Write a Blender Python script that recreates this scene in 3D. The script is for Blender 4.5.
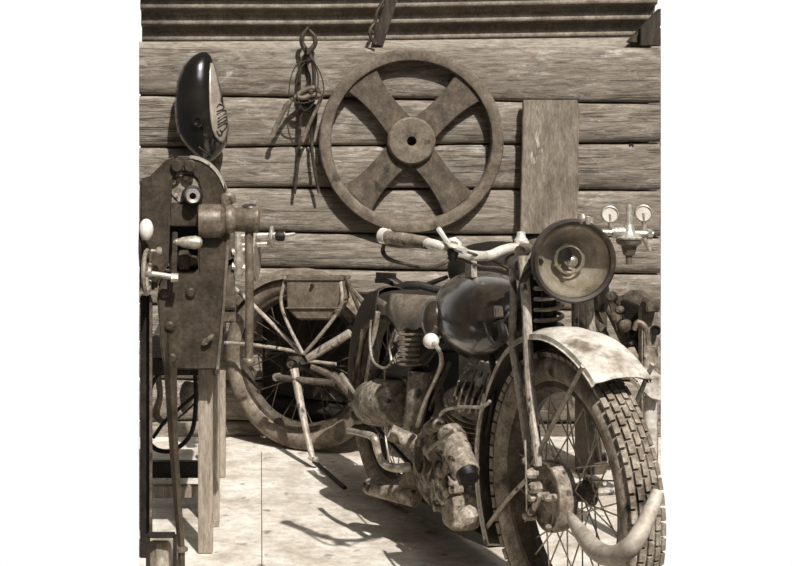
import bpy, math, random
from math import sin, cos, pi, radians, sqrt, atan2
from mathutils import Vector, Matrix, noise
random.seed(7)
for o in list(bpy.data.objects): bpy.data.objects.remove(o, do_unlink=True)
SC = bpy.context.scene
COL = SC.collection

# ---------------------------------------------------------------- camera, world, sun, exposure
F, CX, HY, CH = 1580.0, 275.0, 84.0, 1.336          # focal length in pixels, principal point, camera height
cam = bpy.data.cameras.new('camera'); camo = bpy.data.objects.new('camera', cam); COL.objects.link(camo)
camo.location = (0, 0, CH); camo.rotation_euler = (radians(90), 0, 0)
cam.sensor_width = 36.0; cam.lens = 36.0*F/792.0
cam.shift_x = (396-CX)/792.0; cam.shift_y = -(283-HY)/792.0
cam.clip_end = 200
SC.camera = camo

w = bpy.data.worlds.new('world'); SC.world = w; w.use_nodes = True
nt = w.node_tree; nt.nodes.clear()
wo = nt.nodes.new('ShaderNodeOutputWorld'); bg = nt.nodes.new('ShaderNodeBackground')
tc = nt.nodes.new('ShaderNodeTexCoord'); sp = nt.nodes.new('ShaderNodeSeparateXYZ')
rp = nt.nodes.new('ShaderNodeValToRGB')
nt.links.new(tc.outputs['Generated'], sp.inputs[0])
nt.links.new(sp.outputs['Y'], rp.inputs[0])
rp.color_ramp.elements[0].position = 0.66; rp.color_ramp.elements[0].color = (0.10, 0.097, 0.093, 1)
rp.color_ramp.elements[1].position = 0.87; rp.color_ramp.elements[1].color = (1.05, 1.05, 1.05, 1)
dt = nt.nodes.new('ShaderNodeVectorMath'); dt.operation = 'DOT_PRODUCT'
dt.inputs[1].default_value = Vector((0.09, -0.29, 0.35)).normalized(); nt.links.new(tc.outputs['Generated'], dt.inputs[0])
mg = nt.nodes.new('ShaderNodeMapRange'); mg.interpolation_type = 'SMOOTHSTEP'
mg.inputs['From Min'].default_value = 0.93; mg.inputs['From Max'].default_value = 1.0; mg.inputs['To Max'].default_value = 4.0
nt.links.new(dt.outputs['Value'], mg.inputs['Value'])
av = nt.nodes.new('ShaderNodeVectorMath'); av.operation = 'ADD'; nt.links.new(rp.outputs[0], av.inputs[0]); nt.links.new(mg.outputs[0], av.inputs[1])
nt.links.new(av.outputs[0], bg.inputs['Color']); bg.inputs['Strength'].default_value = 1.0
nt.links.new(bg.outputs[0], wo.inputs[0])

sun = bpy.data.lights.new('sun', 'SUN'); sun.energy = 5.0; sun.angle = radians(0.7); sun.color = (1, 0.975, 0.95)
suno = bpy.data.objects.new('sun', sun); COL.objects.link(suno); suno.location = (1, -2, 5)
suno.rotation_euler = Vector((-0.09, 0.29, -0.35)).to_track_quat('-Z', 'Y').to_euler()

SC.view_settings.view_transform = 'Standard'; SC.view_settings.look = 'None'
SC.view_settings.exposure = 0.0; SC.view_settings.gamma = 1.0; SC.view_settings.use_curve_mapping = False

# ---------------------------------------------------------------- helpers
def lin(c):
    c /= 255.0
    return c/12.92 if c <= 0.04045 else ((c+0.055)/1.055)**2.4
def sep(g):                                           # warm grey from a grey level
    k = 1 - g/255.0
    return (lin(min(255, g*(1+0.10*k+0.005))), lin(g*(1-0.085*k)), lin(g*(1-0.285*k-0.025)), 1)

def mat(name, lo, mid, hi, scale=12, rough=0.7, metal=0.0, bump=0.3, stretch=(1, 1, 1), spots=None, rvar=0.15, det=8, fine=0.45, coat=0.0):
    m = bpy.data.materials.new(name); m.use_nodes = True; n = m.node_tree; L = n.links
    b = n.nodes['Principled BSDF']
    t = n.nodes.new('ShaderNodeTexCoord'); mp = n.nodes.new('ShaderNodeMapping'); mp.inputs['Scale'].default_value = stretch
    L.new(t.outputs['Object'], mp.inputs[0])
    a = n.nodes.new('ShaderNodeTexNoise'); a.inputs['Scale'].default_value = scale; a.inputs['Detail'].default_value = det
    a.inputs['Roughness'].default_value = 0.65
    L.new(mp.outputs[0], a.inputs['Vector'])
    r = n.nodes.new('ShaderNodeValToRGB'); e = r.color_ramp.elements
    e[0].position = 0.33; e[0].color = sep(lo); e[1].position = 0.68; e[1].color = sep(hi)
    x = e.new(0.5); x.color = sep(mid)
    L.new(a.outputs['Fac'], r.inputs[0]); out = r.outputs[0]
    if spots:
        g, thr, sc = spots
        s = n.nodes.new('ShaderNodeTexNoise'); s.inputs['Scale'].default_value = sc; s.inputs['Detail'].default_value = 6
        L.new(mp.outputs[0], s.inputs['Vector'])
        r2 = n.nodes.new('ShaderNodeValToRGB'); r2.color_ramp.elements[0].position = thr; r2.color_ramp.elements[1].position = thr+0.08
        L.new(s.outputs['Fac'], r2.inputs[0])
        mx = n.nodes.new('ShaderNodeMix'); mx.data_type = 'RGBA'
        L.new(r2.outputs[0], mx.inputs['Factor']); L.new(out, mx.inputs[6]); mx.inputs[7].default_value = sep(g)
        out = mx.outputs[2]
    if fine:
        fn = n.nodes.new('ShaderNodeTexNoise'); fn.inputs['Scale'].default_value = scale*5; fn.inputs['Detail'].default_value = 8; fn.inputs['Roughness'].default_value = 0.75
        L.new(mp.outputs[0], fn.inputs['Vector'])
        fr_ = n.nodes.new('ShaderNodeValToRGB'); fr_.color_ramp.elements[0].position = 0.36; fr_.color_ramp.elements[1].position = 0.62
        v0 = 1-fine; fr_.color_ramp.elements[0].color = (v0, v0*0.97, v0*0.92, 1); fr_.color_ramp.elements[1].color = (1.15, 1.15, 1.15, 1)
        L.new(fn.outputs['Fac'], fr_.inputs[0])
        fm_ = n.nodes.new('ShaderNodeMix'); fm_.data_type = 'RGBA'; fm_.blend_type = 'MULTIPLY'; fm_.inputs['Factor'].default_value = 1.0
        L.new(out, fm_.inputs[6]); L.new(fr_.outputs[0], fm_.inputs[7]); out = fm_.outputs[2]
    if coat: b.inputs['Coat Weight'].default_value = coat; b.inputs['Coat Roughness'].default_value = 0.12
    L.new(out, b.inputs['Base Color'])
    b.inputs['Metallic'].default_value = metal
    mr = n.nodes.new('ShaderNodeMapRange'); mr.inputs['To Min'].default_value = max(0.03, rough-rvar); mr.inputs['To Max'].default_value = min(1, rough+rvar)
    L.new(a.outputs['Fac'], mr.inputs['Value']); L.new(mr.outputs[0], b.inputs['Roughness'])
    if bump:
        bn = n.nodes.new('ShaderNodeBump'); bn.inputs['Strength'].default_value = bump; bn.inputs['Distance'].default_value = 0.004
        L.new(a.outputs['Fac'], bn.inputs['Height']); L.new(bn.outputs[0], b.inputs['Normal'])
    return m

def log_material():
    m = bpy.data.materials.new('weathered_log'); m.use_nodes = True; n = m.node_tree; L = n.links
    b = n.nodes['Principled BSDF']; b.inputs['Roughness'].default_value = 0.85
    t = n.nodes.new('ShaderNodeTexCoord')
    def nz(sc, st, det=8, ro=0.65, dist=0.0):
        mp = n.nodes.new('ShaderNodeMapping'); mp.inputs['Scale'].default_value = st; L.new(t.outputs['Object'], mp.inputs[0])
        a = n.nodes.new('ShaderNodeTexNoise'); a.inputs['Scale'].default_value = sc; a.inputs['Detail'].default_value = det
        a.inputs['Roughness'].default_value = ro; a.inputs['Distortion'].default_value = dist
        L.new(mp.outputs[0], a.inputs['Vector']); return a.outputs['Fac']
    def ramp(v, p0, c0, p1, c1):
        r = n.nodes.new('ShaderNodeValToRGB'); e = r.color_ramp.elements
        e[0].position = p0; e[0].color = c0; e[1].position = p1; e[1].color = c1; L.new(v, r.inputs[0]); return r
    def mix(f, a, bcol, mode='MIX'):
        x = n.nodes.new('ShaderNodeMix'); x.data_type = 'RGBA'; x.blend_type = mode
        if isinstance(f, float): x.inputs['Factor'].default_value = f
        else: L.new(f, x.inputs['Factor'])
        L.new(a, x.inputs[6])
        if isinstance(bcol, tuple): x.inputs[7].default_value = bcol
        else: L.new(bcol, x.inputs[7])
        return x.outputs[2]
    grain = nz(8, (1.1, 1, 8), 12, 0.8, 0.6)
    base = ramp(grain, 0.36, sep(76), 0.62, sep(160)).outputs[0]
    patch = nz(7, (0.8, 1, 2.2), 12, 0.85, 0.8)
    pf = ramp(patch, 0.52, (0, 0, 0, 1), 0.66, (1, 1, 1, 1)).outputs[0]
    light = ramp(nz(22, (0.6, 1, 4), 8), 0.38, sep(114), 0.62, sep(214)).outputs[0]
    c = mix(pf, base, light)
    stain = nz(2.2, (0.6, 1, 2.5), 7, 0.7, 0.8)
    sf = ramp(stain, 0.55, (0, 0, 0, 1), 0.68, (0.75, 0.75, 0.75, 1)).outputs[0]
    c = mix(sf, c, sep(76))
    crack = nz(5, (0.16, 1, 12), 4, 0.5, 0.3)
    cr = n.nodes.new('ShaderNodeValToRGB'); e = cr.color_ramp.elements
    e[0].position = 0.475; e[0].color = (0, 0, 0, 1); e[1].position = 0.525; e[1].color = (0, 0, 0, 1); x = e.new(0.5); x.color = (1, 1, 1, 1)
    L.new(crack, cr.inputs[0])
    msk = ramp(nz(1.7, (0.7, 1, 3)), 0.5, (0, 0, 0, 1), 0.6, (1, 1, 1, 1)).outputs[0]
    cm = mix(1.0, cr.outputs[0], msk, 'MULTIPLY')
    c = mix(cm, c, sep(36))
    L.new(c, b.inputs['Base Color'])
    ad = n.nodes.new('ShaderNodeMath'); ad.operation = 'SUBTRACT'; L.new(grain, ad.inputs[0]); L.new(cm, ad.inputs[1])
    bn = n.nodes.new('ShaderNodeBump'); bn.inputs['Strength'].default_value = 0.7; bn.inputs['Distance'].default_value = 0.012
    L.new(ad.outputs[0], bn.inputs['Height']); L.new(bn.outputs[0], b.inputs['Normal'])
    return m

def P(x, y, d):                                       # world point seen at photo pixel x,y at distance d
    return Vector(((x-CX)*d/F, d, CH-(y-HY)*d/F))

class MB:
    def __init__(s): s.v = []; s.f = []
    def add(s, vs, fs):
        k = len(s.v); s.v += [Vector(p) for p in vs]; s.f += [tuple(i+k for i in f) for f in fs]; return s
    def tube(s, pts, r, seg=8, spline=True, closed=False, n=6, flat=1.0, cap=True):
        pts = [Vector(p) for p in pts]
        rs = list(r) if isinstance(r, (list, tuple)) else [r]*len(pts)
        if spline and len(pts) > 2:
            q, qr = [], []; N = len(pts)
            rng = range(N if closed else N-1)
            for i in rng:
                g = lambda j: pts[j % N] if closed else pts[max(0, min(N-1, j))]
                a, b, c, d = g(i-1), g(i), g(i+1), g(i+2)
                ra, rb = rs[i], rs[(i+1) % N]
                for k in range(n):
                    t = k/n
                    q.append(0.5*((2*b)+(-a+c)*t+(2*a-5*b+4*c-d)*t*t+(-a+3*b-3*c+d)*t**3)); qr.append(ra+(rb-ra)*t)
            if not closed: q.append(pts[-1]); qr.append(rs[-1])
            pts, rs = q, qr
        N = len(pts); up = None; vs = []
        for i, p in enumerate(pts):
            if closed: t = pts[(i+1) % N]-pts[i-1]
            else: t = pts[min(N-1, i+1)]-pts[max(0, i-1)]
            t.normalize()
            if up is None:
                up = Vector((0, 0, 1)) if abs(t.z) < 0.9 else Vector((1, 0, 0))
            up = (up-t*up.dot(t)).normalized(); sd = t.cross(up)
            for k in range(seg):
                a = 2*pi*k/seg; vs.append(p+up*(rs[i]*cos(a))+sd*(rs[i]*flat*sin(a)))
        fs = []
        for i in range(N if closed else N-1):
            j = (i+1) % N
            for k in range(seg):
                l = (k+1) % seg; fs.append((i*seg+k, i*seg+l, j*seg+l, j*seg+k))
        if not closed and cap:
            fs.append(tuple(range(seg))[::-1]); fs.append(tuple((N-1)*seg+k for k in range(seg)))
        return s.add(vs, fs)
    def lathe(s, o, ax, prof, seg=24, sx=1.0, up=None, caps=True):        # prof: (radius, height along axis)
        o = Vector(o); ax = Vector(ax).normalized()
        u = Vector(up) if up else (Vector((0, 0, 1)) if abs(ax.z) < 0.9 else Vector((1, 0, 0)))
        u = (u-ax*u.dot(ax)).normalized(); sd = ax.cross(u); vs = []
        for r, h in prof:
            for k in range(seg):
                a = 2*pi*k/seg; vs.append(o+ax*h+u*(r*cos(a))+sd*(r*sx*sin(a)))
        fs = []
        for i in range(len(prof)-1):
            for k in range(seg):
                l = (k+1) % seg; fs.append((i*seg+k, i*seg+l, (i+1)*seg+l, (i+1)*seg+k))
        if caps and prof[0][0] > 1e-5: fs.append(tuple(range(seg))[::-1])
        if caps and prof[-1][0] > 1e-5: fs.append(tuple((len(prof)-1)*seg+k for k in range(seg)))
        return s.add(vs, fs)
    def ring(s, o, ax, prof, seg=48, sx=1.0):                  # closed profile (radius, height) revolved
        o = Vector(o); ax = Vector(ax).normalized(); u = Vector((0, 0, 1)) if abs(ax.z) < 0.9 else Vector((1, 0, 0))
        u = (u-ax*u.dot(ax)).normalized(); sd = ax.cross(u); vs = []; M = len(prof)
        for k in range(seg):
            a = 2*pi*k/seg
            for r, h in prof: vs.append(o+ax*h+u*(r*cos(a))+sd*(r*sx*sin(a)))
        fs = [(k*M+i, k*M+(i+1) % M, ((k+1) % seg)*M+(i+1) % M, ((k+1) % seg)*M+i) for k in range(seg) for i in range(M)]
        return s.add(vs, fs)
    def box(s, c, a, b, d):                                    # centre and three half vectors
        c, a, b, d = map(Vector, (c, a, b, d)); vs = []
        for i in (-1, 1):
            for j in (-1, 1):
                for k in (-1, 1): vs.append(c+a*i+b*j+d*k)
        return s.add(vs, [(0, 1, 3, 2), (4, 6, 7, 5), (0, 4, 5, 1), (2, 3, 7, 6), (0, 2, 6, 4), (1, 5, 7, 3)])
    def beam(s, p, q, wv, hv):                                 # bar from p to q, half vectors wv, hv
        p, q = Vector(p), Vector(q); return s.box((p+q)/2, (q-p)/2, wv, hv)
    def prism(s, poly, ext):
        poly = [Vector(p) for p in poly]; ext = Vector(ext); n = len(poly)
        return s.add(poly+[p+ext for p in poly], [tuple(range(n))[::-1], tuple(range(n, 2*n))]+[(i, (i+1) % n, n+(i+1) % n, n+i) for i in range(n)])
    def ell(s, c, a, b, d, n=16, e=1.0):
        c, a, b, d = map(Vector, (c, a, b, d)); vs = []; M = n//2
        sg = lambda v: math.copysign(abs(v)**e, v)
        for i in range(M+1):
            t = pi*i/M
            for k in range(n):
                p = 2*pi*k/n; vs.append(c+a*(sg(sin(t))*sg(cos(p)))+b*(sg(sin(t))*sg(sin(p)))+d*sg(cos(t)))
        return s.add(vs, [(i*n+k, i*n+(k+1) % n, (i+1)*n+(k+1) % n, (i+1)*n+k) for i in range(M) for k in range(n)])
    def helix(s, p, q, R, turns, r, seg=6):
        p, q = Vector(p), Vector(q); ax = (q-p); L = ax.length; ax.normalize()
        u = Vector((1, 0, 0)); u = (u-ax*u.dot(ax)).normalized(); sd = ax.cross(u); N = int(turns*16)
        return s.tube([p+ax*(L*i/N)+u*(R*cos(2*pi*turns*i/N))+sd*(R*sin(2*pi*turns*i/N)) for i in range(N+1)], r, seg, spline=False)
    def build(s, name, m, parent=None, smooth=35, bevel=0.0, label=None, origin=None):
        root = parent
        while root is not None and root.parent is not None: root = root.parent
        if root is not None: og = Vector(root.location)
        elif origin is not None: og = Vector(origin)
        else:
            lo = min(p.z for p in s.v); og = sum(s.v, Vector())/len(s.v); og.z = lo
        me = bpy.data.meshes.new(name); me.from_pydata([p-og for p in s.v], [], s.f); me.validate()
        import bmesh
        bm = bmesh.new(); bm.from_mesh(me); bmesh.ops.remove_doubles(bm, verts=bm.verts, dist=1e-6)
        bmesh.ops.recalc_face_normals(bm, faces=bm.faces)
        if bevel:
            ed = [e for e in bm.edges if len(e.link_faces) == 2 and e.calc_face_angle(0) > 0.6]
            bmesh.ops.bevel(bm, geom=ed, offset=bevel, segments=2, affect='EDGES', clamp_overlap=True)
        for f in bm.faces: f.smooth = True
        for e in bm.edges:
            if len(e.link_faces) == 2 and e.calc_face_angle(0) > radians(smooth): e.smooth = False
        bm.to_mesh(me); bm.free()
        me.materials.append(m)
        o = bpy.data.objects.new(name, me); COL.objects.link(o)
        if parent is not None: o.parent = parent
        else: o.location = og
        if label: o['label'] = label
        return o
def tag(o, label=None, cat=None, group=None, kind=None):
    if label: o['label'] = label
    if cat: o['category'] = cat
    if group: o['group'] = group
    if kind: o['kind'] = kind
    return o
def empty(name, loc, label, cat, group=None):
    o = bpy.data.objects.new(name, None); COL.objects.link(o); o.location = loc; o.empty_display_size = 0.05
    return tag(o, label, cat, group)
def arcpts(fn, a0, a1, n): return [fn(a0+(a1-a0)*i/n) for i in range(n+1)]

# ---------------------------------------------------------------- materials
M = {}
M['log'] = log_material()
M['floor'] = mat('concrete', 168, 202, 228, 6, 0.85, 0, 0.5, spots=(140, 0.63, 16), fine=0.22)
M['sheet'] = mat('corrugated_metal', 120, 145, 170, 20, 0.55, 0.2, 0.1, (1, 1, 1))
M['beam'] = mat('dark_timber', 40, 58, 80, 14, 0.85, 0, 0.5, (3, 3, 0.6))
M['plank'] = mat('pale_timber', 150, 172, 190, 14, 0.85, 0, 0.4, (0.4, 2, 3))
M['board'] = mat('painted_board', 96, 124, 150, 24, 0.7, 0, 0.6, (1, 1, 0.3), spots=(186, 0.64, 30))
M['post'] = mat('bench_wood', 128, 150, 168, 12, 0.7, 0, 0.3, (3, 3, 0.5), spots=(92, 0.66, 9))
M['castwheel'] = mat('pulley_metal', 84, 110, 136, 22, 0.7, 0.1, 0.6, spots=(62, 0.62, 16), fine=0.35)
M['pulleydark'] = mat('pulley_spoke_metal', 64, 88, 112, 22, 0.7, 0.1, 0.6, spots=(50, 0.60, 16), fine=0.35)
M['iron'] = mat('old_iron', 45, 66, 92, 30, 0.6, 0.3, 0.5)
M['ironlight'] = mat('worn_iron', 95, 125, 160, 30, 0.5, 0.3, 0.4)
M['machine'] = mat('painted_cast_iron', 50, 68, 84, 18, 0.42, 0.1, 0.4, spots=(130, 0.72, 40))
M['machinelight'] = mat('worn_cast_iron', 92, 118, 145, 20, 0.45, 0.25, 0.3)
M['steel'] = mat('bright_steel', 185, 215, 235, 25, 0.3, 0.6, 0.1)
M['steeldull'] = mat('dull_steel', 140, 178, 212, 25, 0.45, 0.4, 0.3)
M['blackpaint'] = mat('black_enamel', 14, 20, 30, 8, 0.22, 0.0, 0.05, rvar=0.08, fine=0, coat=1.0)
M['dark'] = mat('dark_grimy_metal', 24, 36, 56, 22, 0.6, 0.2, 0.5)
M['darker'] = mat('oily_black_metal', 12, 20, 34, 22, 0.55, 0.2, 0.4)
M['tank'] = mat('worn_tank_enamel', 34, 50, 74, 9, 0.28, 0.1, 0.08, spots=(90, 0.70, 30), rvar=0.1, fine=0.3, coat=1.0)
M['dusty'] = mat('dusty_metal', 96, 140, 190, 40, 0.75, 0.05, 0.8, spots=(56, 0.58, 34), fine=0.5)
M['dustydark'] = mat('dusty_dark_metal', 60, 88, 122, 26, 0.75, 0.1, 0.7, spots=(36, 0.60, 20))
M['engine'] = mat('corroded_aluminium', 66, 120, 196, 34, 0.7, 0.1, 1.0, spots=(30, 0.53, 26))
M['fork'] = mat('worn_paint_metal', 130, 176, 218, 40, 0.5, 0.15, 0.5, (1, 1, 0.5), spots=(64, 0.58, 40))
M['fender'] = mat('rust_stained_paint', 140, 205, 238, 12, 0.5, 0.1, 0.3, spots=(120, 0.60, 10), fine=0.25)
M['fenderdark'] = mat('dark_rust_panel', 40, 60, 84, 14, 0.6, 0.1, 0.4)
M['chrome'] = mat('worn_chrome', 200, 228, 244, 18, 0.30, 0.35, 0.1, fine=0.15)
M['paletube'] = mat('pale_matt_tube', 140, 172, 200, 14, 0.6, 0.1, 0.2, fine=0.2)
M['rubber'] = mat('dusty_rubber', 96, 140, 182, 30, 0.9, 0, 0.5, spots=(52, 0.60, 10))
M['rubber2'] = mat('dusty_rubber_pale', 92, 122, 148, 12, 0.9, 0, 0.3, spots=(70, 0.62, 9))
M['rubberdark'] = mat('black_rubber', 16, 24, 34, 20, 0.7, 0, 0.3)
M['rim'] = mat('rusty_rim', 52, 76, 104, 24, 0.65, 0.2, 0.5)
M['leather'] = mat('old_leather', 92, 122, 158, 22, 0.38, 0, 0.5, (1, 1, 2.0), spots=(66, 0.66, 16))
M['bag'] = mat('saddlebag_leather', 92, 112, 130, 18, 0.65, 0, 0.4, spots=(150, 0.70, 30))
M['leatherdark'] = mat('black_leather', 26, 40, 56, 18, 0.5, 0, 0.5)
M['white'] = mat('off_white_knob', 200, 222, 240, 10, 0.35, 0, 0.0, fine=0)
M['panel'] = mat('tank_side_panel', 150, 170, 186, 20, 0.35, 0.3, 0.1, fine=0.2)
M['cylgrey'] = mat('grey_cylinder_paint', 66, 78, 90, 10, 0.6, 0, 0.2)
M['paleblock'] = mat('rough_chopped_wood', 110, 150, 196, 14, 0.85, 0, 0.8, (1, 1, 0.5), spots=(70, 0.58, 8))
gl = bpy.data.materials.new('lens_glass'); gl.use_nodes = True; gt = gl.node_tree; gt.nodes.clear()
go_ = gt.nodes.new('ShaderNodeOutputMaterial'); g1 = gt.nodes.new('ShaderNodeBsdfTransparent'); g2 = gt.nodes.new('ShaderNodeBsdfGlossy'); g3 = gt.nodes.new('ShaderNodeMixShader')
g1.inputs['Color'].default_value = (0.94, 0.93, 0.90, 1); g2.inputs['Roughness'].default_value = 0.10; g3.inputs[0].default_value = 0.09
gt.links.new(g1.outputs[0], g3.inputs[1]); gt.links.new(g2.outputs[0], g3.inputs[2]); gt.links.new(g3.outputs[0], go_.inputs['Surface'])
M['glass'] = gl
M['reflector'] = mat('tarnished_reflector', 130, 185, 235, 10, 0.20, 0.45, 0.12, rvar=0.10, fine=0.15)
M['gaugeface'] = mat('gauge_face', 200, 215, 228, 20, 0.4, 0, 0.0, fine=0)

# ---------------------------------------------------------------- setting
X0 = lambda d: (139-CX)*d/F
X1 = lambda d: (661-CX)*d/F
# concrete floor slab
fm = MB(); NY = 60; NX = 40; dn, df = 3.2, 6.25
vs = []
for j in range(NY+1):
    d = dn+(df-dn)*j/NY
    for i in range(NX+1):
        x = X0(d)+(X1(d)-X0(d))*i/NX
        z = 0.0012*noise.noise(Vector((x*6, d*6, 0)))
        vs.append((x, d, z))
fs = [(j*(NX+1)+i, j*(NX+1)+i+1, (j+1)*(NX+1)+i+1, (j+1)*(NX+1)+i) for j in range(NY) for i in range(NX)]
fm.add(vs, fs)
rim = [(X0(dn), dn), (X1(dn), dn), (X1(df), df), (X0(df), df)]
fm.add([(x, y, -0.004) for x, y in rim]+[(x, y, -0.12) for x, y in rim], [(0, 1, 5, 4), (1, 2, 6, 5), (2, 3, 7, 6), (3, 0, 4, 7), (4, 5, 6, 7)])
tag(fm.build('floor', M['floor'], origin=(0, 0, 0)), kind='structure')
jt = MB(); jt.beam(P(261.5, 452, 5.74)+Vector((0, 0, 0.001)), P(262, 575, 4.30)+Vector((0, 0, 0.001)), (0.0012, 0, 0), (0, 0, 0.0008))
tag(jt.build('trim_1', M['dustydark']), kind='structure')

# log wall
seamsL = [47, 95, 147, 186, 229, 266, 303, 340, 378, 420, 462]
seamsR = [47, 104, 143, 190, 236, 273, 310, 345, 380, 420, 462]
wd = 6.03; lw = MB(); NXL = 90
for k in range(len(seamsL)-1):
    nd = [(0.075, 1), (0.026, 0.992), (0.011, 0.955), (0.003, 0.86), (0, 0.62), (0, 0.4), (0.002, 0.2), (0.006, 0.07), (0.015, 0.012), (0.075, 0)]
    vs = []
    for i in range(NXL+1):
        t = i/NXL; x = -0.5152+t*(0.5152+1.4610)
        yt = seamsL[k]+(seamsR[k]-seamsL[k])*t; yb = seamsL[k+1]+(seamsR[k+1]-seamsL[k+1])*t
        wob = 0.006*noise.noise(Vector((x*2.1, k*7.3, 0))); wob2 = 0.006*noise.noise(Vector((x*2.1, (k+1)*7.3, 0)))
        zt = CH-(yt-HY)*wd/F+(wob if k else 0); zb = CH-(yb-HY)*wd/F+wob2
        for q, (dy, hh) in enumerate(nd):
            bump = 0.012*noise.noise(Vector((x*1.7, k*3.1+hh*1.5, 4)))+0.005*noise.noise(Vector((x*7, k*3.1+hh*4, 9)))
            vs.append((x, wd-0.045+dy+bump, zb+0.002+(zt-zb-0.004)*hh))
    m = len(nd)
    fs = [(i*m+q, i*m+q+1, (i+1)*m+q+1, (i+1)*m+q) for i in range(NXL) for q in range(m-1)]
    fs += [tuple(range(m))[::-1], tuple(NXL*m+q for q in range(m))]
    lw.add(vs, fs)
lw.box(((X0(6.15)+X1(6.15))/2, 6.14, 0.70), ((X1(6.15)-X0(6.15))/2-0.01, 0, 0), (0, 0.03, 0), (0, 0, 0.76))
tag(lw.build('wall_back', M['log'], smooth=60, origin=(0, 6.1, 0)), kind='structure')
# little knots and notches on the logs belong to the wall: dark knots as short studs
kn = MB()
for (x, y, r) in ((418.5, 84.5, 2.6), (457, 134, 2.0), (585, 69, 3.0), (470, 153, 2.0), (277, 62, 2.5), (631, 146, 2.4), (255, 128, 1.8), (352, 208, 2.2)):
    kn.lathe(P(x, y, 5.999), (0, -1, 0), [(r*0.0042, -0.02), (r*0.0042, 0.004), (r*0.003, 0.007), (0, 0.004)], 12)
kno = kn.build('knots', M['dark']); kno.parent = bpy.data.objects['wall_back']; kno.location = kno.location-Vector((0, 6.1, 0))

# corrugated roof
rf = MB(); vs = []; NT = 90; NXR = 12
for j in range(NT+1):
    t = j/NT
    for i in range(NXR+1):
        s_ = i/NXR
        ph = 2*pi*(t*3.35+0.24); wv_ = 0.0125*sin(ph)
        yy = 6.145+0.135*t-0.83*wv_; x = X0(6.12)+(X1(6.12)-X0(6.12))*s_
        zz = 1.702-0.207*t+0.034*max(0, s_-0.35)-0.56*wv_
        vs.append((x, yy, zz))
rf.add(vs, [(j*(NXR+1)+i, j*(NXR+1)+i+1, (j+1)*(NXR+1)+i+1, (j+1)*(NXR+1)+i) for j in range(NT) for i in range(NXR)])
ro = rf.build('ceiling', M['sheet'], smooth=80, origin=(0, 6.3, 1.5)); tag(ro, kind='structure')
sm = ro.modifiers.new('thick', 'SOLIDIFY'); sm.thickness = 0.003
pl = MB(); pl.prism([(X0(6.1), 6.10, 1.44), (X1(6.1), 6.10, 1.44), (X1(6.1), 6.10, 1.517), (0.3, 6.10, 1.503), (X0(6.1), 6.10, 1.499)], (0, 0.02, 0))
tag(pl.build('trim_2', M['plank']), kind='structure')
# rafter and brace
rb = MB(); rb.beam(P(377, 46, 6.05), P(393, -6, 6.04), (0.022, 0, 0), (0, 0.03, 0))
tag(rb.build('trim_3', M['beam'], bevel=0.003), kind='structure')
br = MB(); br.prism([P(628, 42, 6.03), P(661, 8, 6.03), P(661, 26, 6.03), P(642, 44, 6.03)], (0, 0.05, 0))
br.prism([P(641, 28, 6.0), P(661, 27, 6.0), P(661, 46, 6.0), P(641, 46, 6.0)], (0, 0.06, 0))
tag(br.build('trim_4', M['beam'], bevel=0.003), kind='structure')

# ---------------------------------------------------------------- things on the wall
WD = 5.985
# bent hook beside the rafter
t = MB(); t.tube([P(384, 0, 6.0), P(377, 12, 5.99), P(375, 22, 5.99), P(370, 30, 5.98), P(371, 38, 5.98), P(376, 44, 5.98)], 0.007, 8)
t.tube([P(370, 29, 5.98), P(374, 33, 5.98), P(377, 24, 5.98)], 0.006, 8)
tag(t.build('iron_hook', M['iron']), 'bent rusty iron hook hanging beside the sloping rafter', 'hook')

# pulley wheel
pc = P(411.5, 141, 5.93); s_ = F/5.93
pr = empty('pulley_wheel', pc+Vector((0, 0.06, -0.345)), 'large rusty four-spoked iron wheel hanging on the log wall', 'wheel')
R = 92.5/s_
m = MB(); m.ring(pc, (0, -1, 0), [(R, -0.045), (R, -0.006), (R-0.005, 0.0), (R-0.030, 0.004), (R-0.042, 0.0), (R-0.046, -0.006), (R-0.046, -0.045)], 72, 1.0)
m.build('rim', M['castwheel'], pr)
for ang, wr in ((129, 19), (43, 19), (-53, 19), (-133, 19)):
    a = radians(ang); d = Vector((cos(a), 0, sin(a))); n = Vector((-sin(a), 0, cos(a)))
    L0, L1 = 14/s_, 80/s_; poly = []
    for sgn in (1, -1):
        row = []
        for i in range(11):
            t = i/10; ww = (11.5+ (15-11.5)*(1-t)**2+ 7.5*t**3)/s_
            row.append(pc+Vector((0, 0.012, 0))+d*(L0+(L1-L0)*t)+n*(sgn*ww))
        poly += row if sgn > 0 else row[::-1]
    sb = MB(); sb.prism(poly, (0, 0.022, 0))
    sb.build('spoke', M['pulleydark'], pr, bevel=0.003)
m = MB(); m.ring(pc, (0, -1, 0), [(0.018, -0.05), (0.018, 0.012), (0.03, 0.016), (22/s_, 0.012), (24/s_, 0.004), (24/s_, -0.04)], 32)
hub = m.build('hub', M['castwheel'], pr)

# board nailed on the wall
bd = MB(); L_ = []; R_ = []
for i in range(15):
    t = i/14; y = 100+134*t
    L_.append(P(523.5-3*t+0.8*noise.noise(Vector((t*9, 0, 0))), y, 5.925)); R_.append(P(580-3*t+2.2*noise.noise(Vector((t*7, 5, 0)))-(3 if i == 0 else 0), y, 5.925))
bd.prism(L_+R_[::-1], (0, 0.035, 0))
tag(bd.build('wooden_board', M['board'], bevel=0.002), 'weathered upright wooden board fixed across the log wall', 'board')

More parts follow.
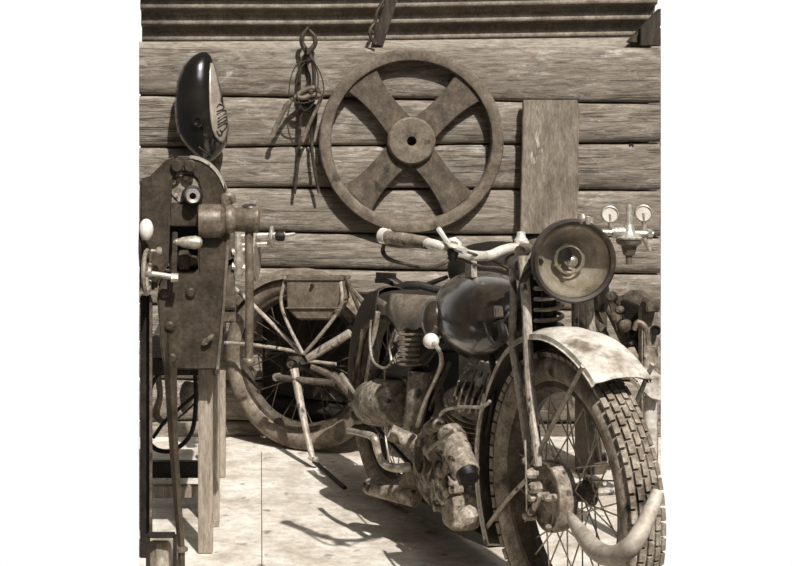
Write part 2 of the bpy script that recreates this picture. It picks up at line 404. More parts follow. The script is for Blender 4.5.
# fuel tank hanging on the wall
rows = [(52, 201, 207), (56, 193, 211), (64, 184, 214.5), (80, 177, 219), (100, 174.5, 223.5), (120, 175, 228.5), (135, 178, 229), (146, 185, 226), (155, 193, 219), (161, 200, 213), (163, 205, 209)]
def tk(y):
    for a, b in zip(rows, rows[1:]):
        if a[0] <= y <= b[0]:
            t = (y-a[0])/(b[0]-a[0]); return a[1]+(b[1]-a[1])*t, a[2]+(b[2]-a[2])*t
def tS(y, phi, off=0.0):
    l, r = tk(y); cx = (l+r)/2; hw = (r-l)/2; dep = 0.0042*hw*1.0+0.004
    dd = 5.90
    p = P(cx, y, dd); sx = hw*dd/F
    return p+Vector(((sx+off)*sin(phi), -(dep*0.9+off)*cos(phi) if cos(phi) > 0 else -0.05*cos(phi), 0))
tank = empty('fuel_tank', P(203, 163, 5.95), 'black teardrop motorcycle fuel tank with pale side panel hung on log wall', 'fuel tank')
ys = [52+111*(0.5-0.5*cos(pi*i/26)) for i in range(27)]; N = 28
m = MB(); m.add([tS(min(163, y), 2*pi*k/N) for y in ys for k in range(N)], [(i*N+k, i*N+(k+1) % N, (i+1)*N+(k+1) % N, (i+1)*N+k) for i in range(26) for k in range(N)]+[tuple(range(N)), tuple(26*N+k for k in range(N))])
m.build('tank_body', M['blackpaint'], tank, smooth=60)
pe = [(63, 210.5, 212.5), (72, 210, 215.5), (84, 209.8, 218.5), (95, 210, 220.8), (101, 210.2, 220.5), (104, 210.4, 222), (108, 210.6, 225), (118, 211.5, 227), (128, 213, 227.5), (135, 215.5, 226.5), (140, 219, 224.5), (142, 221, 222.5)]
m = MB(); vs = []
for (y, l, r) in pe:
    a, b_ = tk(y); cx = (a+b_)/2; hw = (b_-a)/2
    p0 = math.asin(min(0.97, (l-cx)/hw)); p1 = math.asin(min(0.985, (r-cx)/hw))
    for i in range(7): vs.append(tS(y, p0+(p1-p0)*i/6, 0.0025))
m.add(vs, [(j*7+i, j*7+i+1, (j+1)*7+i+1, (j+1)*7+i) for j in range(len(pe)-1) for i in range(6)])
pn = m.build('side_panel', M['panel'], tank, smooth=60)
sm = pn.modifiers.new('thick', 'SOLIDIFY'); sm.thickness = 0.002
m = MB()
def tp(x, y):
    a, b_ = tk(y); cx = (a+b_)/2; hw = (b_-a)/2; return tS(y, math.asin(max(-0.97, min(0.97, (x-cx)/hw))), 0.0045)
for st in ([(217, 107), (219, 104), (223, 106), (222, 109), (217, 111)], [(217, 114), (224, 110), (225, 113), (218, 118)], [(218, 121), (225, 116.5), (225.5, 119.5), (218, 124)], [(218, 127), (225.5, 122.5), (225.5, 127), (222, 131)], [(217, 130), (219, 134), (222, 133.5), (220, 129)]):
    m.tube([tp(*q) for q in st], 0.0022, 5)
m.build('emblem', M['dark'], tank)
m = MB(); m.lathe(tp(199.5, 121)+Vector((0, 0.004, 0)), (-0.15, -1, 0.1), [(0.022, 0), (0.022, 0.008), (0.018, 0.012), (0.012, 0.012), (0.009, 0.006), (0, 0.006)], 20)
m.build('filler_cap', M['blackpaint'], tank)
m = MB(); m.tube([tp(200, 146), tp(205, 150), tp(212, 156)], 0.004, 6); m.build('bottom_rib', M['iron'], tank)

# hanging tongs
D = 5.955
def pp(l, d=D): return [P(x, y, d) for x, y in l]
hk = MB(); hk.tube([P(306, 50, 6.02), P(306, 50, 5.90), P(306, 47, 5.895)], 0.004, 6, spline=False); tag(hk.build('nail', M['iron']), 'nail in the log wall holding the hanging tongs', 'nail')
t1 = empty('blacksmith_tongs', P(306, 194, D), 'long dark iron tongs hanging upside down from the nail', 'tongs')
m = MB(); m.tube(pp([(309, 27), (303, 35), (302, 43), (307, 52), (313, 63), (314, 85), (311.5, 110), (312, 150), (315, 172), (319, 193)], D-0.012), [0.006, 0.009, 0.009, 0.011, 0.008, 0.007, 0.006, 0.006, 0.006, 0.006], 8); m.build('tong_arm', M['iron'], t1)
m = MB(); m.tube(pp([(308, 29), (314, 36), (315, 44), (309, 52), (301, 64), (299, 85), (300, 110), (299, 150), (297, 172), (294.5, 194)], D), [0.006, 0.009, 0.009, 0.011, 0.008, 0.007, 0.006, 0.006, 0.006, 0.006], 8); m.build('tong_arm', M['iron'], t1)
m = MB(); m.lathe(P(308, 53, D+0.01), (0, -1, 0), [(0.01, 0), (0.01, 0.034), (0.006, 0.04), (0, 0.04)], 10); m.build('rivet', M['iron'], t1)
t2 = empty('pincers', P(300, 140, D-0.03), 'pale worn pincers with crooked handles hooked over the long tongs', 'pincers')
m = MB(); m.tube(pp([(273, 136), (276, 126), (288, 105), (300, 93), (312, 88), (320, 92), (321, 99)], D-0.035), [0.011, 0.008, 0.007, 0.008, 0.011, 0.010, 0.006], 8); m.build('handle_arm', M['castwheel'], t2)
m = MB(); m.tube(pp([(303, 141), (309, 125), (318, 106), (320, 97), (312, 95), (303, 98), (296, 96)], D-0.05), [0.007, 0.007, 0.007, 0.009, 0.010, 0.009, 0.006], 8); m.build('handle_arm', M['castwheel'], t2)
m = MB(); m.lathe(P(311, 92, D-0.025), (0, -1, 0), [(0.01, 0), (0.01, 0.034), (0.006, 0.038), (0, 0.038)], 10); m.build('rivet', M['iron'], t2)
t3 = MB(); t3.tube(pp([(309, 60), (296, 66), (290, 82), (290, 98), (300, 103), (312, 101), (323, 94), (322, 78), (314, 62)], D-0.075), 0.0022, 6, closed=True)
t3.tube(pp([(308, 60), (300, 70), (296, 90), (304, 110), (315, 100), (318, 75), (311, 60)], D-0.070), 0.0025, 6, closed=True)
tag(t3.build('wire_coil', M['iron']), 'thin wire loops hanging behind the tongs', 'wire')
m = MB(); m.tube(pp([(304, 60), (309, 80), (304, 98), (313, 108), (316, 118), (313, 135), (311, 150)], D+0.022), [0.005, 0.006, 0.012, 0.010, 0.006, 0.005, 0.004], 8)
m.tube(pp([(296, 100), (304, 104), (316, 106)], D+0.022), 0.007, 8)
tag(m.build('iron_shears', M['dark']), 'small dark iron tool caught between the tong handles', 'tool')

# gas cylinder with regulator and two gauges
gc = P(591, 500, 5.45); gc.z = 0
g = empty('gas_cylinder', (gc.x, gc.y, 0), 'grey gas cylinder standing behind the headlight, pressure regulator on top', 'gas cylinder')
m = MB(); m.lathe(gc, (0, 0, 1), [(0.052, 0), (0.055, 0.01), (0.055, 0.60), (0.050, 0.65), (0.035, 0.69), (0.02, 0.71), (0.02, 0.75)], 28); m.build('cylinder_body', M['cylgrey'], g)
gz = CH-(232-HY)*5.45/F
m = MB(); m.lathe((gc.x, gc.y, 0.74), (0, 0, 1), [(0.016, 0), (0.016, gz-0.72), (0.010, gz-0.71), (0.010, gz-0.69)], 14); m.build('valve', M['steeldull'], g)
gd = 5.45; q = lambda x, y, o=0: P(x, y, gd+o)
m = MB(); m.tube([q(590, 232), q(653, 234)], 0.011, 12); m.tube([q(612, 232), q(624, 232)], 0.018, 12)
m.lathe(q(629, 239), (0, 0, 1), [(0.0, -0.001), (0.044, 0), (0.046, 0.006), (0.030, 0.014), (0.020, 0.03), (0.016, 0.05), (0.012, 0.06), (0.010, 0.105), (0.007, 0.12), (0, 0.12)], 20)
reg = m.build('regulator', M['steel'], g)
m = MB(); m.lathe(q(629, 240), (0, 0, -1), [(0.046, 0), (0.042, 0.012), (0.028, 0.02), (0.020, 0.05), (0.012, 0.055), (0.010, 0.082), (0, 0.082)], 20); m.build('adjusting_screw', M['ironlight'], g)
for (x, y) in ((609.5, 214), (643, 213)):
    m = MB(); m.tube([q(x, y), q(x+2, 234)], 0.008, 10); m.lathe(q(x, y, 0.01), (-0.1, -1, 0), [(0.026, -0.01), (0.030, -0.005), (0.030, 0.018), (0.026, 0.020), (0.0255, 0.015), (0, 0.015)], 26)
    go = m.build('gauge', M['steeldull'], g)
    m = MB(); m.lathe(q(x, y, 0.01), (-0.1, -1, 0), [(0.0255, 0.0155), (0.0255, 0.0165), (0, 0.0165)], 26); m.build('gauge_face', M['gaugeface'], go)
m = MB(); m.tube([q(644, 238), q(650, 251)], [0.009, 0.006], 8); m.lathe(q(650, 234), (1, 0, 0), [(0.018, -0.01), (0.018, 0.006), (0, 0.006)], 6); m.build('hose_outlet', M['steel'], g)

# ---------------------------------------------------------------- bench and vise on the left
def post(mb, x0, x1, ytop, d, depth, zbot=0.0):
    a, b_ = P(x0, ytop, d), P(x1, ytop, d)
    c = Vector(((a.x+b_.x)/2, d+depth/2, (a.z+zbot)/2)); mb.box(c, ((b_.x-a.x)/2, 0, 0), (0, depth/2, 0), (0, 0, (a.z-zbot)/2)); return mb
bench = empty('work_bench', (P(175, 400, 4.8).x, 4.8, 0), 'rough wooden work bench with tall square legs under the vise', 'work bench')
post(MB(), 198, 212.5, 366, 4.49, 0.05).build('leg', M['post'], bench, bevel=0.003)
post(MB(), 206, 219, 366, 4.76, 0.05).build('leg', M['post'], bench, bevel=0.003)
post(MB(), 217.5, 225.5, 372, 5.36, 0.04).build('leg', M['post'], bench, bevel=0.003)
post(MB(), 140.0, 150.0, 296, 4.45, 0.05).build('leg', M['dark'], bench, bevel=0.003, label='dark near left leg')
m = MB(); m.box(P(151, 420, 4.42), (0.0035, 0, 0), (0, 0.01, 0), (0, 0, 0.34)); m.build('edge_strip', M['dustydark'], bench)
for (y0, y1, d, mm) in ((485, 497, 4.95, 'post'), (461, 477, 5.0, 'darker')):
    a, b_ = P(150, (y0+y1)/2, d), P(207, (y0+y1)/2, d)
    m = MB(); m.beam(a, b_, (0, 0.015, 0), (0, 0, (y1-y0)/2*d/F)); m.build('crossbar', M[mm], bench, bevel=0.002)
a = P(141, 352, 4.9); b_ = P(222, 352, 4.9)
m = MB(); m.beam((X0(4.5)+0.004, 4.93, a.z+0.02), (b_.x, 4.93, a.z+0.02), (0, 0.40, 0), (0, 0, 0.025)); m.build('bench_top', M['beam'], bench, bevel=0.004)
m = MB(); a = P(226, 297, 5.0); m.box(P(229, 309, 5.0), (7*5/F, 0, 0), (0, 0.04, 0), (0, 0, 11.5*5/F)); m.box(P(229, 309, 4.955), (7*5/F, 0, 0), (0, 0.003, 0), (0, 0, 1.2*5/F))
tag(m.build('wooden_block', M['dustydark'], bevel=0.003), 'small square block with a slot behind the vise plate', 'block')

vise = empty('machine_vise', P(195, 372, 4.42), 'massive cast iron vise with arched jaws and hanging handle bar', 'vise')
VD = 4.40
def vp(l, d=VD): return [P(x, y, d) for x, y in l]
def arc2(cx, cy, rx, ry, a0, a1, n): return [(cx+rx*cos(radians(a0+(a1-a0)*i/n)), cy-ry*sin(radians(a0+(a1-a0)*i/n))) for i in range(n+1)]
# fixed jaw: outline with the round and the square openings left out (built as a C around them)
outer = [(176, 157)]+arc2(188, 205, 40, 48, 90, 0, 12)+[(228.5, 240), (223, 310), (217.5, 370), (164, 370), (160, 345), (157, 300), (160, 272), (198, 272), (198, 246), (199.5, 228), (200, 205), (200, 190), (197, 180), (191, 174), (182, 172), (176, 174), (171, 181)]
m = MB(); m.prism(vp(outer), (0, 0.06, 0)); m.build('jaw_plate', M['machine'], vise, bevel=0.006)
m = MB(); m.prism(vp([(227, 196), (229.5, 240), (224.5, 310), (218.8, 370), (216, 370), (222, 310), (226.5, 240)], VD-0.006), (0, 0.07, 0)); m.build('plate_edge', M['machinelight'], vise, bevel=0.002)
m = MB(); arc_ = arc2(188, 205, 40.6, 48.6, 88, 2, 14); m.prism(vp(arc_+[(x-2.2*cos(radians(88-86*i/14)), y+2.0*sin(radians(88-86*i/14))) for i, (x, y) in enumerate(arc_)][::-1], VD-0.004), (0, 0.066, 0)); m.build('plate_edge', M['fork'], vise)  # edge highlight put in as a paler strip along the arch
left = [(139.5, 179), (150, 176), (158, 168), (166, 160), (175, 157), (177, 172), (172, 184), (170, 206), (169, 262), (156, 290), (139.5, 290)]
m = MB(); m.prism(vp(left, VD-0.02), (0, 0.06, 0)); m.build('moving_jaw', M['machine'], vise, bevel=0.006)
for x in (177, 190):
    m = MB(); m.lathe(P(x, 166, VD-0.022), (0, -1, 0), [(0.018, 0), (0.018, 0.008), (0.014, 0.013), (0, 0.013)], 16); m.build('bolt', M['machine'], vise)
m = MB(); m.prism(vp([(169, 204), (200, 204), (199, 227), (170, 227)], VD-0.01), (0, 0.06, 0)); m.build('cross_block', M['machine'], vise, bevel=0.004)
# bearing in the round opening
m = MB(); m.lathe(P(185, 189, VD+0.012), (0, -1, 0), [(0.042, -0.02), (0.042, 0), (0.038, 0.006), (0, 0.006)], 28, 1.0); m.build('bearing_plate', M['dusty'], vise)
m = MB(); m.ring(P(192, 196, VD+0.0), (0.12, -1, 0.05), [(0.030, 0), (0.030, 0.012), (0.022, 0.014), (0.022, 0)], 28); m.build('seal_ring', M['darker'], vise)
m = MB(); m.ring(P(191.5, 196, VD-0.012), (0.15, -1, 0.06), [(0.021, 0), (0.021, 0.036), (0.018, 0.042), (0.0095, 0.040), (0.0085, 0)], 24); m.build('sleeve', M['steel'], vise)
for (x, y) in ((176, 195), (174, 182), (186, 178)):
    m = MB(); m.lathe(P(x, y, VD+0.005), (0, -1, 0), [(0.006, 0), (0.006, 0.01), (0, 0.012)], 10); m.build('screw', M['steel'], vise)
for (x, y) in ((164.5, 293), (190.5, 292.5), (170, 326), (172, 358)):
    m = MB(); m.lathe(P(x, y, VD), (0, -1, 0), [(0.0145, 0), (0.0135, 0.007), (0.009, 0.011), (0, 0.012)], 18); m.build('rivet', M['machine'], vise)
m = MB(); m.tube([P(203, 344, VD-0.01), P(210, 338, VD-0.02), P(213, 335, VD-0.015)], [0.006, 0.007, 0.004], 8); m.lathe(P(206, 341, VD), (0, -1, 0), [(0.008, 0), (0.008, 0.018), (0, 0.02)], 10); m.build('catch', M['ironlight'], vise)
# screw boss and head
sv = VD/F
m = MB(); m.lathe(P(199, 221, VD+0.0), (1, 0, 0), [(16.5*sv, 0), (17*sv, 3*sv), (17*sv, 22*sv), (14*sv, 26*sv), (10*sv, 28*sv)], 28); m.build('screw_boss', M['machinelight'], vise)
m = MB(); m.lathe(P(224, 219, VD-0.0), (1, 0, 0), [(10*sv, 0), (14*sv, 2*sv), (15*sv, 6*sv), (13.5*sv, 10*sv), (11*sv, 12*sv), (12.5*sv, 14*sv), (13*sv, 28*sv), (14*sv, 30*sv), (14*sv, 34*sv), (12*sv, 36*sv), (0, 36*sv)], 28); m.build('screw_head', M['machinelight'], vise)
m = MB(); m.ell(P(250, 207.5, VD), (9*sv, 0, 0), (0, 7*sv, 0), (0, 0, 4.2*sv)); m.build('handle_knob', M['machine'], vise)
m = MB(); m.tube([P(227, 210, VD), P(226, 199, VD), P(230, 197, VD), P(234, 203, VD)], [0.014, 0.016, 0.014, 0.008], 10); m.build('lug', M['machinelight'], vise)
m = MB(); m.tube([P(249, 212, VD), P(249.5, 300, VD-0.005), P(249, 358, VD-0.01)], 4.3*sv, 14); hb = m.build('handle_bar', M['machinelight'], vise)
m = MB(); m.ell(P(249, 361, VD-0.01), (6.3*sv, 0, 0), (0, 6.3*sv, 0), (0, 0, 4.5*sv)); m.build('end_knob', M['machinelight'], hb)
# crank with turned handle
m = MB(); m.beam(P(175, 232, VD-0.05), P(174, 282, VD-0.05), (2.6*sv, 0, 0), (0, 0.006, 0)); cr_ = m.build('crank_arm', M['iron'], vise, bevel=0.002)
m = MB(); m.lathe(P(176, 242, VD-0.05), (1, 0, -0.03), [(0.006, -0.008), (0.011, 0), (0.010, 3*sv), (0.014, 6*sv), (0.0175, 13*sv), (0.019, 19*sv), (0.015, 24*sv), (0.007, 26*sv), (0, 26*sv)], 20); m.build('crank_handle', M['steeldull'], cr_)
m = MB(); m.tube([P(149, 273.5, VD-0.05), P(172, 277, VD-0.05)], 0.0085, 10); m.lathe(P(174, 278, VD-0.056), (1, 0, 0), [(0.013, -0.008), (0.013, 0.012), (0, 0.012)], 8); m.build('spindle', M['steeldull'], vise)
m = MB(); m.lathe(P(179, 261, VD+0.02), (1, 0, 0), [(10*sv, 0), (11*sv, 4*sv), (11*sv, 9*sv), (6*sv, 12*sv), (5*sv, 20*sv), (0, 20*sv)], 6); m.build('hex_nut', M['machine'], vise)
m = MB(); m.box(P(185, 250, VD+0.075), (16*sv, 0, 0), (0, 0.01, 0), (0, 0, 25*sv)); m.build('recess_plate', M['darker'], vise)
# hand wheel seen edge on, its ball grip
m = MB(); m.ring(P(147, 272, VD-0.06), (0.995, -0.10, 0), [(0.062, -0.005), (0.066, 0), (0.062, 0.006), (0.050, 0.005), (0.048, 0), (0.050, -0.005)], 40)
m.lathe(P(147, 272, VD-0.06), (0.995, -0.10, 0), [(0.014, -0.01), (0.014, 0.012), (0, 0.014)], 16)
for a in (0, 120, 240):
    a = radians(a+20); e1 = Vector((0.10, 0.995, 0)); m.tube([P(147, 272, VD-0.06), P(147, 272, VD-0.06)+e1*(0.05*cos(a))+Vector((0, 0, 0.05*sin(a)))], 0.006, 6)
hw = m.build('hand_wheel', M['steeldull'], vise)
m = MB(); m.lathe(P(151, 251, VD-0.07), (1, -0.1, 0), [(0.005, 0), (0.005, 5*sv), (0.011, 6*sv), (0.012, 9*sv), (0.008, 11*sv), (0, 11*sv)], 14); m.build('wheel_knob', M['steeldull'], hw)
m = MB(); m.tube([P(140.5, 222, VD-0.07), P(139.8, 250, VD-0.07), P(141, 268, VD-0.06)], 0.004, 8); m.build('ball_stem', M['iron'], vise)
m = MB(); m.ell(P(146.3, 229.5, VD-0.08), (7.2*sv, 0, 0), (0, 7*sv, 0), (0, 0, 10.8*sv)); m.build('ball_grip', M['white'], vise, label='off-white egg-shaped ball grip')
# vise leg to the floor
m = MB(); m.tube([P(168, 300, VD+0.03), P(170.5, 372, VD+0.0), P(174, 450, VD-0.02), P(179, 520, VD-0.03), P(181, 546, VD-0.03), P(181, 580, VD-0.03)], [8*sv, 6.4*sv, 4.5*sv, 3.9*sv, 3.7*sv, 4*sv], 4)
vl = m.build('vise_leg', M['machine'], vise)
m = MB(); m.lathe(P(181, 549, VD-0.03), (0, 0, 1), [(3.5*sv, -3*sv), (7*sv, -1.5*sv), (7*sv, 1*sv), (4*sv, 3*sv)], 16); m.build('collar', M['machinelight'], vl)
# chopping block in angle iron
m = MB(); 
for k in range(5):
    pass
m.lathe(Vector((P(160, 550, 4.26).x, 4.27, 0)), (0, 0, 1), [(0.030, 0), (0.034, 0.01), (0.036, 0.05), (0.034, P(0, 538, 4.27).z-0.004), (0.030, P(0, 538, 4.27).z)], 7)
tag(m.build('wood_block', M['paleblock']), 'short rough-hewn wood block at the foot of the vise', 'wood block')
m = MB(); a = P(148, 535, 4.215); b_ = P(175, 535, 4.215)
m.beam(a, b_, (0, 0.010, 0), (0, 0, 0.006)); m.beam(a, Vector((a.x, a.y, 0)), (0.005, 0, 0), (0, 0.01, 0)); m.beam(b_, Vector((b_.x, b_.y, 0)), (0.005, 0, 0), (0, 0.01, 0))
tag(m.build('iron_bracket', M['dark'], bevel=0.001), 'dark angle iron frame around the rough wood block', 'bracket')
# hoop under the bench
m = MB(); m.tube(pp([(195, 372), (196, 400), (193, 428), (184, 443), (170, 451), (158, 450), (151, 445)], 5.05), 0.0075, 10); m.tube(pp([(153, 438), (166, 420), (180, 408), (196, 394)], 5.05), 0.006, 8)
m.tube(pp([(176, 420), (190, 408), (196, 401)], 5.06), 0.003, 6)
m.tube(pp([(151, 445), (146, 430), (147, 410), (152, 385), (165, 371), (195, 372)], 5.05), 0.0065, 8)
tag(m.build('rubber_hose', M['rubberdark']), 'black rubber hose looped under the work bench', 'hose')
m = MB(); m.lathe(P(189, 382, 5.15), (-0.15, 0, -1), [(0.014, 0), (0.022, 0.01), (0.026, 0.04), (0.016, 0.08), (0.010, 0.10)], 18)
tag(m.build('oil_funnel', M['dusty']), 'small pale tapered funnel hanging under the bench', 'funnel')
m = MB(); m.tube(pp([(157, 372), (160, 395), (156, 415), (166, 424)], 5.2), [0.012, 0.01, 0.014, 0.006], 8)
tag(m.build('oil_can', M['ironlight']), 'small curved metal fitting hanging between the bench legs', 'fitting')

# spindle machine behind the vise
tl = empty('tap_spindle', P(238, 300, 5.3), 'bright metal spindle with small hand wheel behind the vise head', 'spindle')
D3 = 5.3; s3 = D3/F; q3 = lambda l: [P(x, y, D3) for x, y in l]
m = MB(); m.tube(q3([(236, 237), (285, 234.5)]), 0.010, 10); m.tube(q3([(236, 246), (270, 244)]), 0.009, 10); m.tube(q3([(278, 236), (295, 234)]), 0.006, 10); m.build('shaft', M['steel'], tl)
m = MB(); m.lathe(P(270.5, 237, D3), (1, -0.12, 0), [(0.0, 0), (0.036, 0), (0.038, 0.006), (0.036, 0.010), (0, 0.012)], 28); m.build('hand_wheel', M['steel'], tl)
m = MB(); m.lathe(P(275, 236, D3), (1, 0, 0), [(0.012, 0), (0.018, 0.012), (0.016, 0.03), (0.008, 0.034), (0, 0.034)], 14); m.build('hub_nut', M['dark'], tl)
m = MB(); m.lathe(P(254, 256, D3), (1, -0.15, 0), [(0, 0), (0.080, 0), (0.084, 0.006), (0.08, 0.012), (0, 0.012)], 32); m.build('flange', M['steeldull'], tl)
m = MB(); m.tube(q3([(238, 232), (239, 262), (238, 276)]), [0.012, 0.020, 0.014], 10); m.tube(q3([(232, 252), (246, 250)]), 0.012, 8); m.tube(q3([(232, 266), (247, 268)]), 0.014, 8); m.build('valve_body', M['steeldull'], tl)
m = MB(); m.prism(q3([(225, 262), (233, 258), (236, 300), (226, 302)]), (0, 0.03, 0)); m.prism(q3([(222, 225), (236, 226), (237, 262), (224, 268)]), (0, 0.03, 0)); m.build('bracket_plate', M['dustydark'], tl)

# ---------------------------------------------------------------- motorcycles
class Fr:
    def __init__(s, C, yaw):                            # yaw from -Y toward +X
        s.C = Vector((C[0], C[1], 0)); s.h = Vector((sin(yaw), -cos(yaw), 0)); s.r = Vector((-cos(yaw), -sin(yaw), 0))
    def at(s, u, v, z): return s.C+s.h*u+s.r*v+Vector((0, 0, z))
    def px(s, x, y, v=0.0):
        o = Vector((0, 0, CH)); d = Vector(((x-CX)/F, 1, -(y-HY)/F)); t = (v-(o-s.C).dot(s.r))/d.dot(s.r)
        return o+d*t
    def pxs(s, l): return [s.px(*q) for q in l]

def wheel(fr, u0, R, wid, rimR, root, tread=False, hubR=0.035, drum=None, nsp=36, sp_m='steeldull', tyre_m='rubber', tilt=0.0, seg=96):
    c = fr.at(u0, 0, R); ax = fr.r
    hgt = R-rimR; prof = []
    for i in range(21):
        a = -0.18*pi+(1.36*pi)*i/20                         # open toward the rim
        prof.append((R-hgt*0.52+hgt*0.52*sin(a)*(1.0), wid/2*cos(a)*-1))
    prof.append((rimR+0.004, wid*0.22)); prof.insert(0, (rimR+0.004, -wid*0.22))
    m = MB(); m.ring(c, ax, prof, seg)
    if tread:
        n = 64
        for k in range(n):
            for j, (v, wv) in enumerate(((-0.036, .0065), (-0.0185, .0070), (0, .0068), (0.0185, .0070), (0.036, .0065))):
                a = 2*pi*(k+(0.5 if j % 2 else 0))/n
                e = Vector(fr.h)*cos(a)+Vector((0, 0, 1))*sin(a); tt = Vector(fr.h)*(-sin(a))+Vector((0, 0, 1))*cos(a)
                rr = R+0.001-0.34*abs(v)**1.6*6*0.9
                nrm = (e+ax*(v*9)).normalized(); lat = ax-nrm*ax.dot(nrm)
                m.box(c+e*rr+ax*v, tt*(pi*R/n*0.80), lat.normalized()*wv, nrm*0.006)
    ty = m.build('tyre', M[tyre_m], root, smooth=40)
    w2 = wid*0.30
    m = MB(); m.ring(c, ax, [(rimR+0.010, -w2), (rimR+0.012, -w2+0.004), (rimR-0.004, -w2+0.008), (rimR-0.014, 0), (rimR-0.004, w2-0.008), (rimR+0.012, w2-0.004), (rimR+0.010, w2), (rimR-0.006, w2), (rimR-0.020, 0), (rimR-0.006, -w2)], seg)
    m.build('rim', M['rim'], root)
    m = MB(); m.lathe(c-ax*0.06, ax, [(0.012, -0.03), (0.012, 0), (hubR, 0.004), (hubR, 0.012), (hubR*0.6, 0.02), (hubR*0.6, 0.10), (hubR, 0.108), (hubR, 0.116), (0.012, 0.12), (0.012, 0.16)], 24); m.build('hub', M['dustydark'], root)
    for k in range(nsp):
        side = 1 if k % 2 else -1; a1 = 2*pi*k/nsp; off = radians(62)*(1 if (k//2) % 2 else -1); hr = (drum if (drum and side > 0) else hubR)-0.004
        if drum and side > 0: off *= 0.55
        a0 = a1+off
        E = lambda a: Vector(fr.h)*cos(a)+Vector((0, 0, 1))*sin(a)
        m = MB(); m.tube([c+E(a0)*hr+ax*(0.045*side if not(drum and side > 0) else 0.035), c+E(a1)*(rimR-0.012)+ax*0.008*side], 0.0021, 5)
        m.build('spoke', M[sp_m], root)
    return c

def fender(fr, c, R, hw, a0, a1, drop, n=40, flare=0.0, hw2=None):
    m = MB(); cs = [(-hw-0.004, -drop), (-hw, -drop), (-hw*0.98, -drop*0.55), (-hw*0.78, -0.012), (-hw*0.4, -0.002), (0, 0), (hw*0.4, -0.002), (hw*0.78, -0.012), (hw*0.98, -drop*0.55), (hw, -drop), (hw+0.004, -drop)]
    vs = []
    for i in range(n+1):
        t = i/n; a = a0+(a1-a0)*t
        fl = flare*max(0, 1-t*7)
        e = Vector(fr.h)*cos(a)+Vector((0, 0, 1))*sin(a)
        kk = 1.0 if hw2 is None else 1+(hw2/hw-1)*min(1, max(0, (t-0.15)/0.4))
        for v, dr in cs: vs.append(c+e*(R+dr*(1-fl*8)+fl-(1-kk)*0.05)+fr.r*v*kk)
    k = len(cs); m.add(vs, [(i*k+j, i*k+j+1, (i+1)*k+j+1, (i+1)*k+j) for i in range(n) for j in range(k-1)])
    return m
def solid(o, th=0.003):
    s = o.modifiers.new('thick', 'SOLIDIFY'); s.thickness = th; return o

# ===== near motorcycle
A = Fr((0.729, 3.82), radians(16)); px = A.px; at = A.at
bike = empty('motorcycle', at(-0.63, 0, 0), 'rusty vintage motorcycle with round headlight in the foreground', 'motorcycle')
RW = 0.345
fc = at(0, 0, RW)
S = Fr((0.715, 3.82), radians(19.5))           # the front wheel is steered a little
cF = wheel(S, 0, RW, 0.096, 0.262, bike, tread=True, drum=0.082)
cR = wheel(A, -1.26, 0.336, 0.095, 0.255, bike, tread=False, drum=0.07, nsp=32)
def part(name, mb, mt, parent=bike, **k): return mb.build(name, M[mt], parent, **k)
# rear tread blocks
# front fender and stays
fo = part('front_fender', fender(S, S.at(0, 0, RW), 0.404, 0.076, radians(53), radians(213), 0.026, flare=0.004, hw2=0.062), 'fender', smooth=50); solid(fo, 0.002)
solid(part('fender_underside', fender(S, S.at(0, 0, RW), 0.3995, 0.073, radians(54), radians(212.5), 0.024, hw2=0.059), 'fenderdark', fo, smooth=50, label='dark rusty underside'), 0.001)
for v in (0.086, -0.086):
    m = MB(); m.tube(A.pxs([(583, 366, v), (533, 463, v)]) if v > 0 else [at(0.21, v, 0.69), at(0.0, v, 0.40)], 0.0055, 8); part('fender_stay', m, 'fork')
    m = MB(); m.tube(A.pxs([(528, 478, v), (507, 500, v), (484, 531, v)]) if v > 0 else [at(-0.02, v, 0.36), at(-0.38, v, 0.2)], 0.0058, 8); part('fender_stay', m, 'fork')
m = MB(); m.tube([S.at(cos(a)*0.373, 0.065, RW+sin(a)*0.373) for a in [radians(150+63*i/14) for i in range(15)]], 0.006, 6, spline=False); part('fender_edge', m, 'fork')
# brake drum
m = MB(); m.lathe(fc, A.r, [(0.078, 0.035), (0.084, 0.045), (0.086, 0.070), (0.084, 0.084), (0.079, 0.086), (0.074, 0.078), (0.040, 0.074), (0.026, 0.084), (0, 0.086)], 40); dr = part('brake_drum', m, 'dusty')
for (x, y, v, r) in ((526, 461, .10, .011), (529.5, 474, .11, .012), (532.5, 488, .12, .014), (527, 516, .11, .012), (541, 496, .11, .009), (549, 527, .09, .007), (548, 498, .11, .009)):
    m = MB(); c = px(x, y, v); m.lathe(c, A.r, [(r, -0.02), (r, 0.002), (r*0.6, 0.010), (0, 0.010)], 8); part('bolt', m, 'dusty')
m = MB(); m.tube(A.pxs([(527, 516, .105), (534, 508, .105), (540, 497, .105), (549, 498, .105)]), [0.009, 0.008, 0.008, 0.009], 8); part('brake_lever', m, 'fork')
m = MB(); m.tube(A.pxs([(525, 440, .11), (526, 470, .12), (527, 516, .11)]), 0.0025, 6); part('brake_rod', m, 'steeldull')
m = MB(); m.tube([at(0, -0.12, RW), at(0, 0.125, RW)], 0.010, 8); part('axle', m, 'fork')
